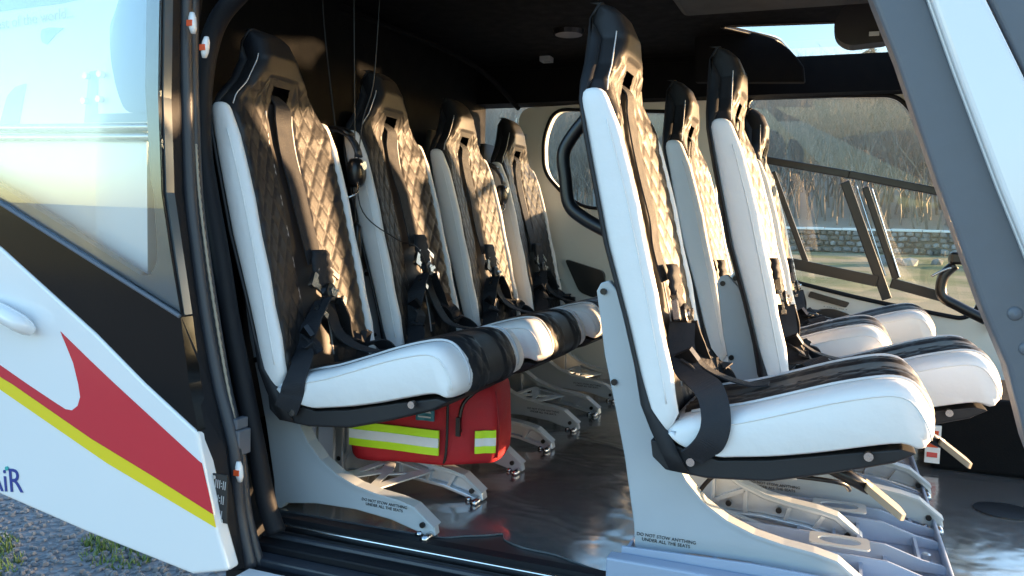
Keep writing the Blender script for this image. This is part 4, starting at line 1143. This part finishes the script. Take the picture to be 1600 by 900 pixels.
# headsets hanging between the rear seat backs
def headset(x, y, z, label, seed, sc_=1.0):
    h = empty('headset', (x, y, z), label, 'headset', 'headsets hung between the rear seats')
    # headband arc: hung on edge
    pts = []
    for k in range(13):
        a = radians(15 + 150 * k / 12)
        pts.append((0.075 * cos(a) - 0.02, 0.008 * sin(a), 0.085 * sin(a) + 0.0))
    bnd = MB().ribbon(pts, (0.15, 1, 0), 0.020, 0.006).build('headband', RUBBER2, h, True)
    MB().ribbon([(p[0] * 1.05, p[1], p[2] * 1.05 + 0.003) for p in pts[3:10]], (0.15, 1, 0), 0.026, 0.008).build('head_pad', PLASTIC, bnd, True)
    for sg in (-1, 1):
        cx_ = -0.02 + sg * 0.07
        rings = []
        for k, (o_, r_) in enumerate(((-0.016, .7), (-0.012, 1), (0.004, 1), (0.010, .85), (0.016, .5))):
            rings.append([(cx_ + sg * o_, u * r_, -0.015 + v * r_) for u, v in sec(0.026, 0.034, 18, 2.5)])
        ec = MB().loft(rings).build('ear_cup', PLASTIC, h, True)
        MB().cyl((cx_ + sg * 0.016, 0, 0.002), (1, 0, 0), 0.010, 0.006, 12).build('cup_cap', STEEL, ec)
    MB().tube(smooth_path([(0.055, -0.01, -0.03), (0.07, -0.03, -0.06), (0.055, -0.05, -0.075), (0.03, -0.05, -0.078)], 5), 0.003, 6).build('mic_boom', STEEL, h, True)
    MB().cyl((0.028, -0.05, -0.078), (1, 0, 0), 0.007, 0.018, 10).build('microphone', PLASTIC, h)
    return h
hs = headset(-1.10, 1.655, 0.71, 'black headset hung between the first and second rear seats from the door', 1)
hs2 = headset(-1.10, 2.545, 0.70, 'black headset hung between the third and fourth rear seats from the door', 2)
# cords from the ceiling with an inline switch box
def cord(pts, label, box_at=None):
    e_ = empty('hanging_cord', pts[0], label, 'cord', 'thin cords hanging from the headliner')
    o = Vector(pts[0]); pp = [p - o for p in smooth_path(pts, 8)]
    MB().tube(pp, 0.0014, 6).build('cable', PLASTIC, e_, True)
    if box_at is not None:
        p = Vector(box_at) - o
        rings = [[(p.x + u * s_, p.y + v * s_, p.z + dz) for u, v in sec(0.013, 0.010, 12, 3)] for dz, s_ in ((-0.045, .5), (-0.04, .9), (0.0, 1), (0.03, .9), (0.04, .4))]
        MB().loft(rings).build('switch_box', PLASTIC, e_, True)
    return e_
cord([(-1.16, 1.66, 1.19), (-1.15, 1.66, 1.05), (-1.13, 1.66, 0.90), (-1.115, 1.66, 0.80)], 'thin black cord hanging from the headliner straight down to the headset')
cord([(-1.07, 1.66, 1.19), (-1.065, 1.66, 0.95), (-1.06, 1.66, 0.70), (-1.057, 1.66, 0.56), (-1.052, 1.66, 0.48), (-1.07, 1.67, 0.36)], 'thin black cord with an inline switch box hanging between two rear seats', (-1.055, 1.66, 0.54))
cord([(-1.02, 1.70, 1.19), (-1.03, 1.69, 0.92), (-1.05, 1.67, 0.80), (-1.045, 1.66, 0.62), (-0.985, 1.72, 0.545), (-0.965, 1.80, 0.52), (-0.95, 1.845, 0.44)], 'thin black cord that crosses the white bolster of the second rear seat')
# box frame of pale slats standing under the rear seats, behind the first aid bag
rk = empty('heater_grille', (-1.02, 1.66, 0.004), 'aluminium slatted vent box standing on the floor under the rear seats', 'vent')
MB().box(-0.06, -0.03, -0.16, 0.16, 0, 0.20).build('vent_back', ALU, rk)
for k in range(9):
    bev(MB().box(-0.028, 0.012, -0.155 + k * 0.036, -0.145 + k * 0.036, 0.002, 0.19).build('slat', ALU, rk), 0.002)
# cable under the nearest front seat
e_ = empty('seat_cable', (-0.24, 1.47, 0.05), 'black cable with pale connectors under the front seat with the grab handle', 'cable')
MB().tube(smooth_path([(0.02, 0.02, 0.0), (0.03, 0, 0.06), (0.08, -0.02, 0.115), (0.17, -0.02, 0.118), (0.26, 0.0, 0.112), (0.28, 0.04, 0.09)], 6), 0.004, 8).build('cable', PLASTIC, e_, True)
for x in (0.14, 0.18):
    MB().cyl((x, -0.02, 0.118), (1, 0, 0.0), 0.0065, 0.03, 10).build('connector', ALU, e_)
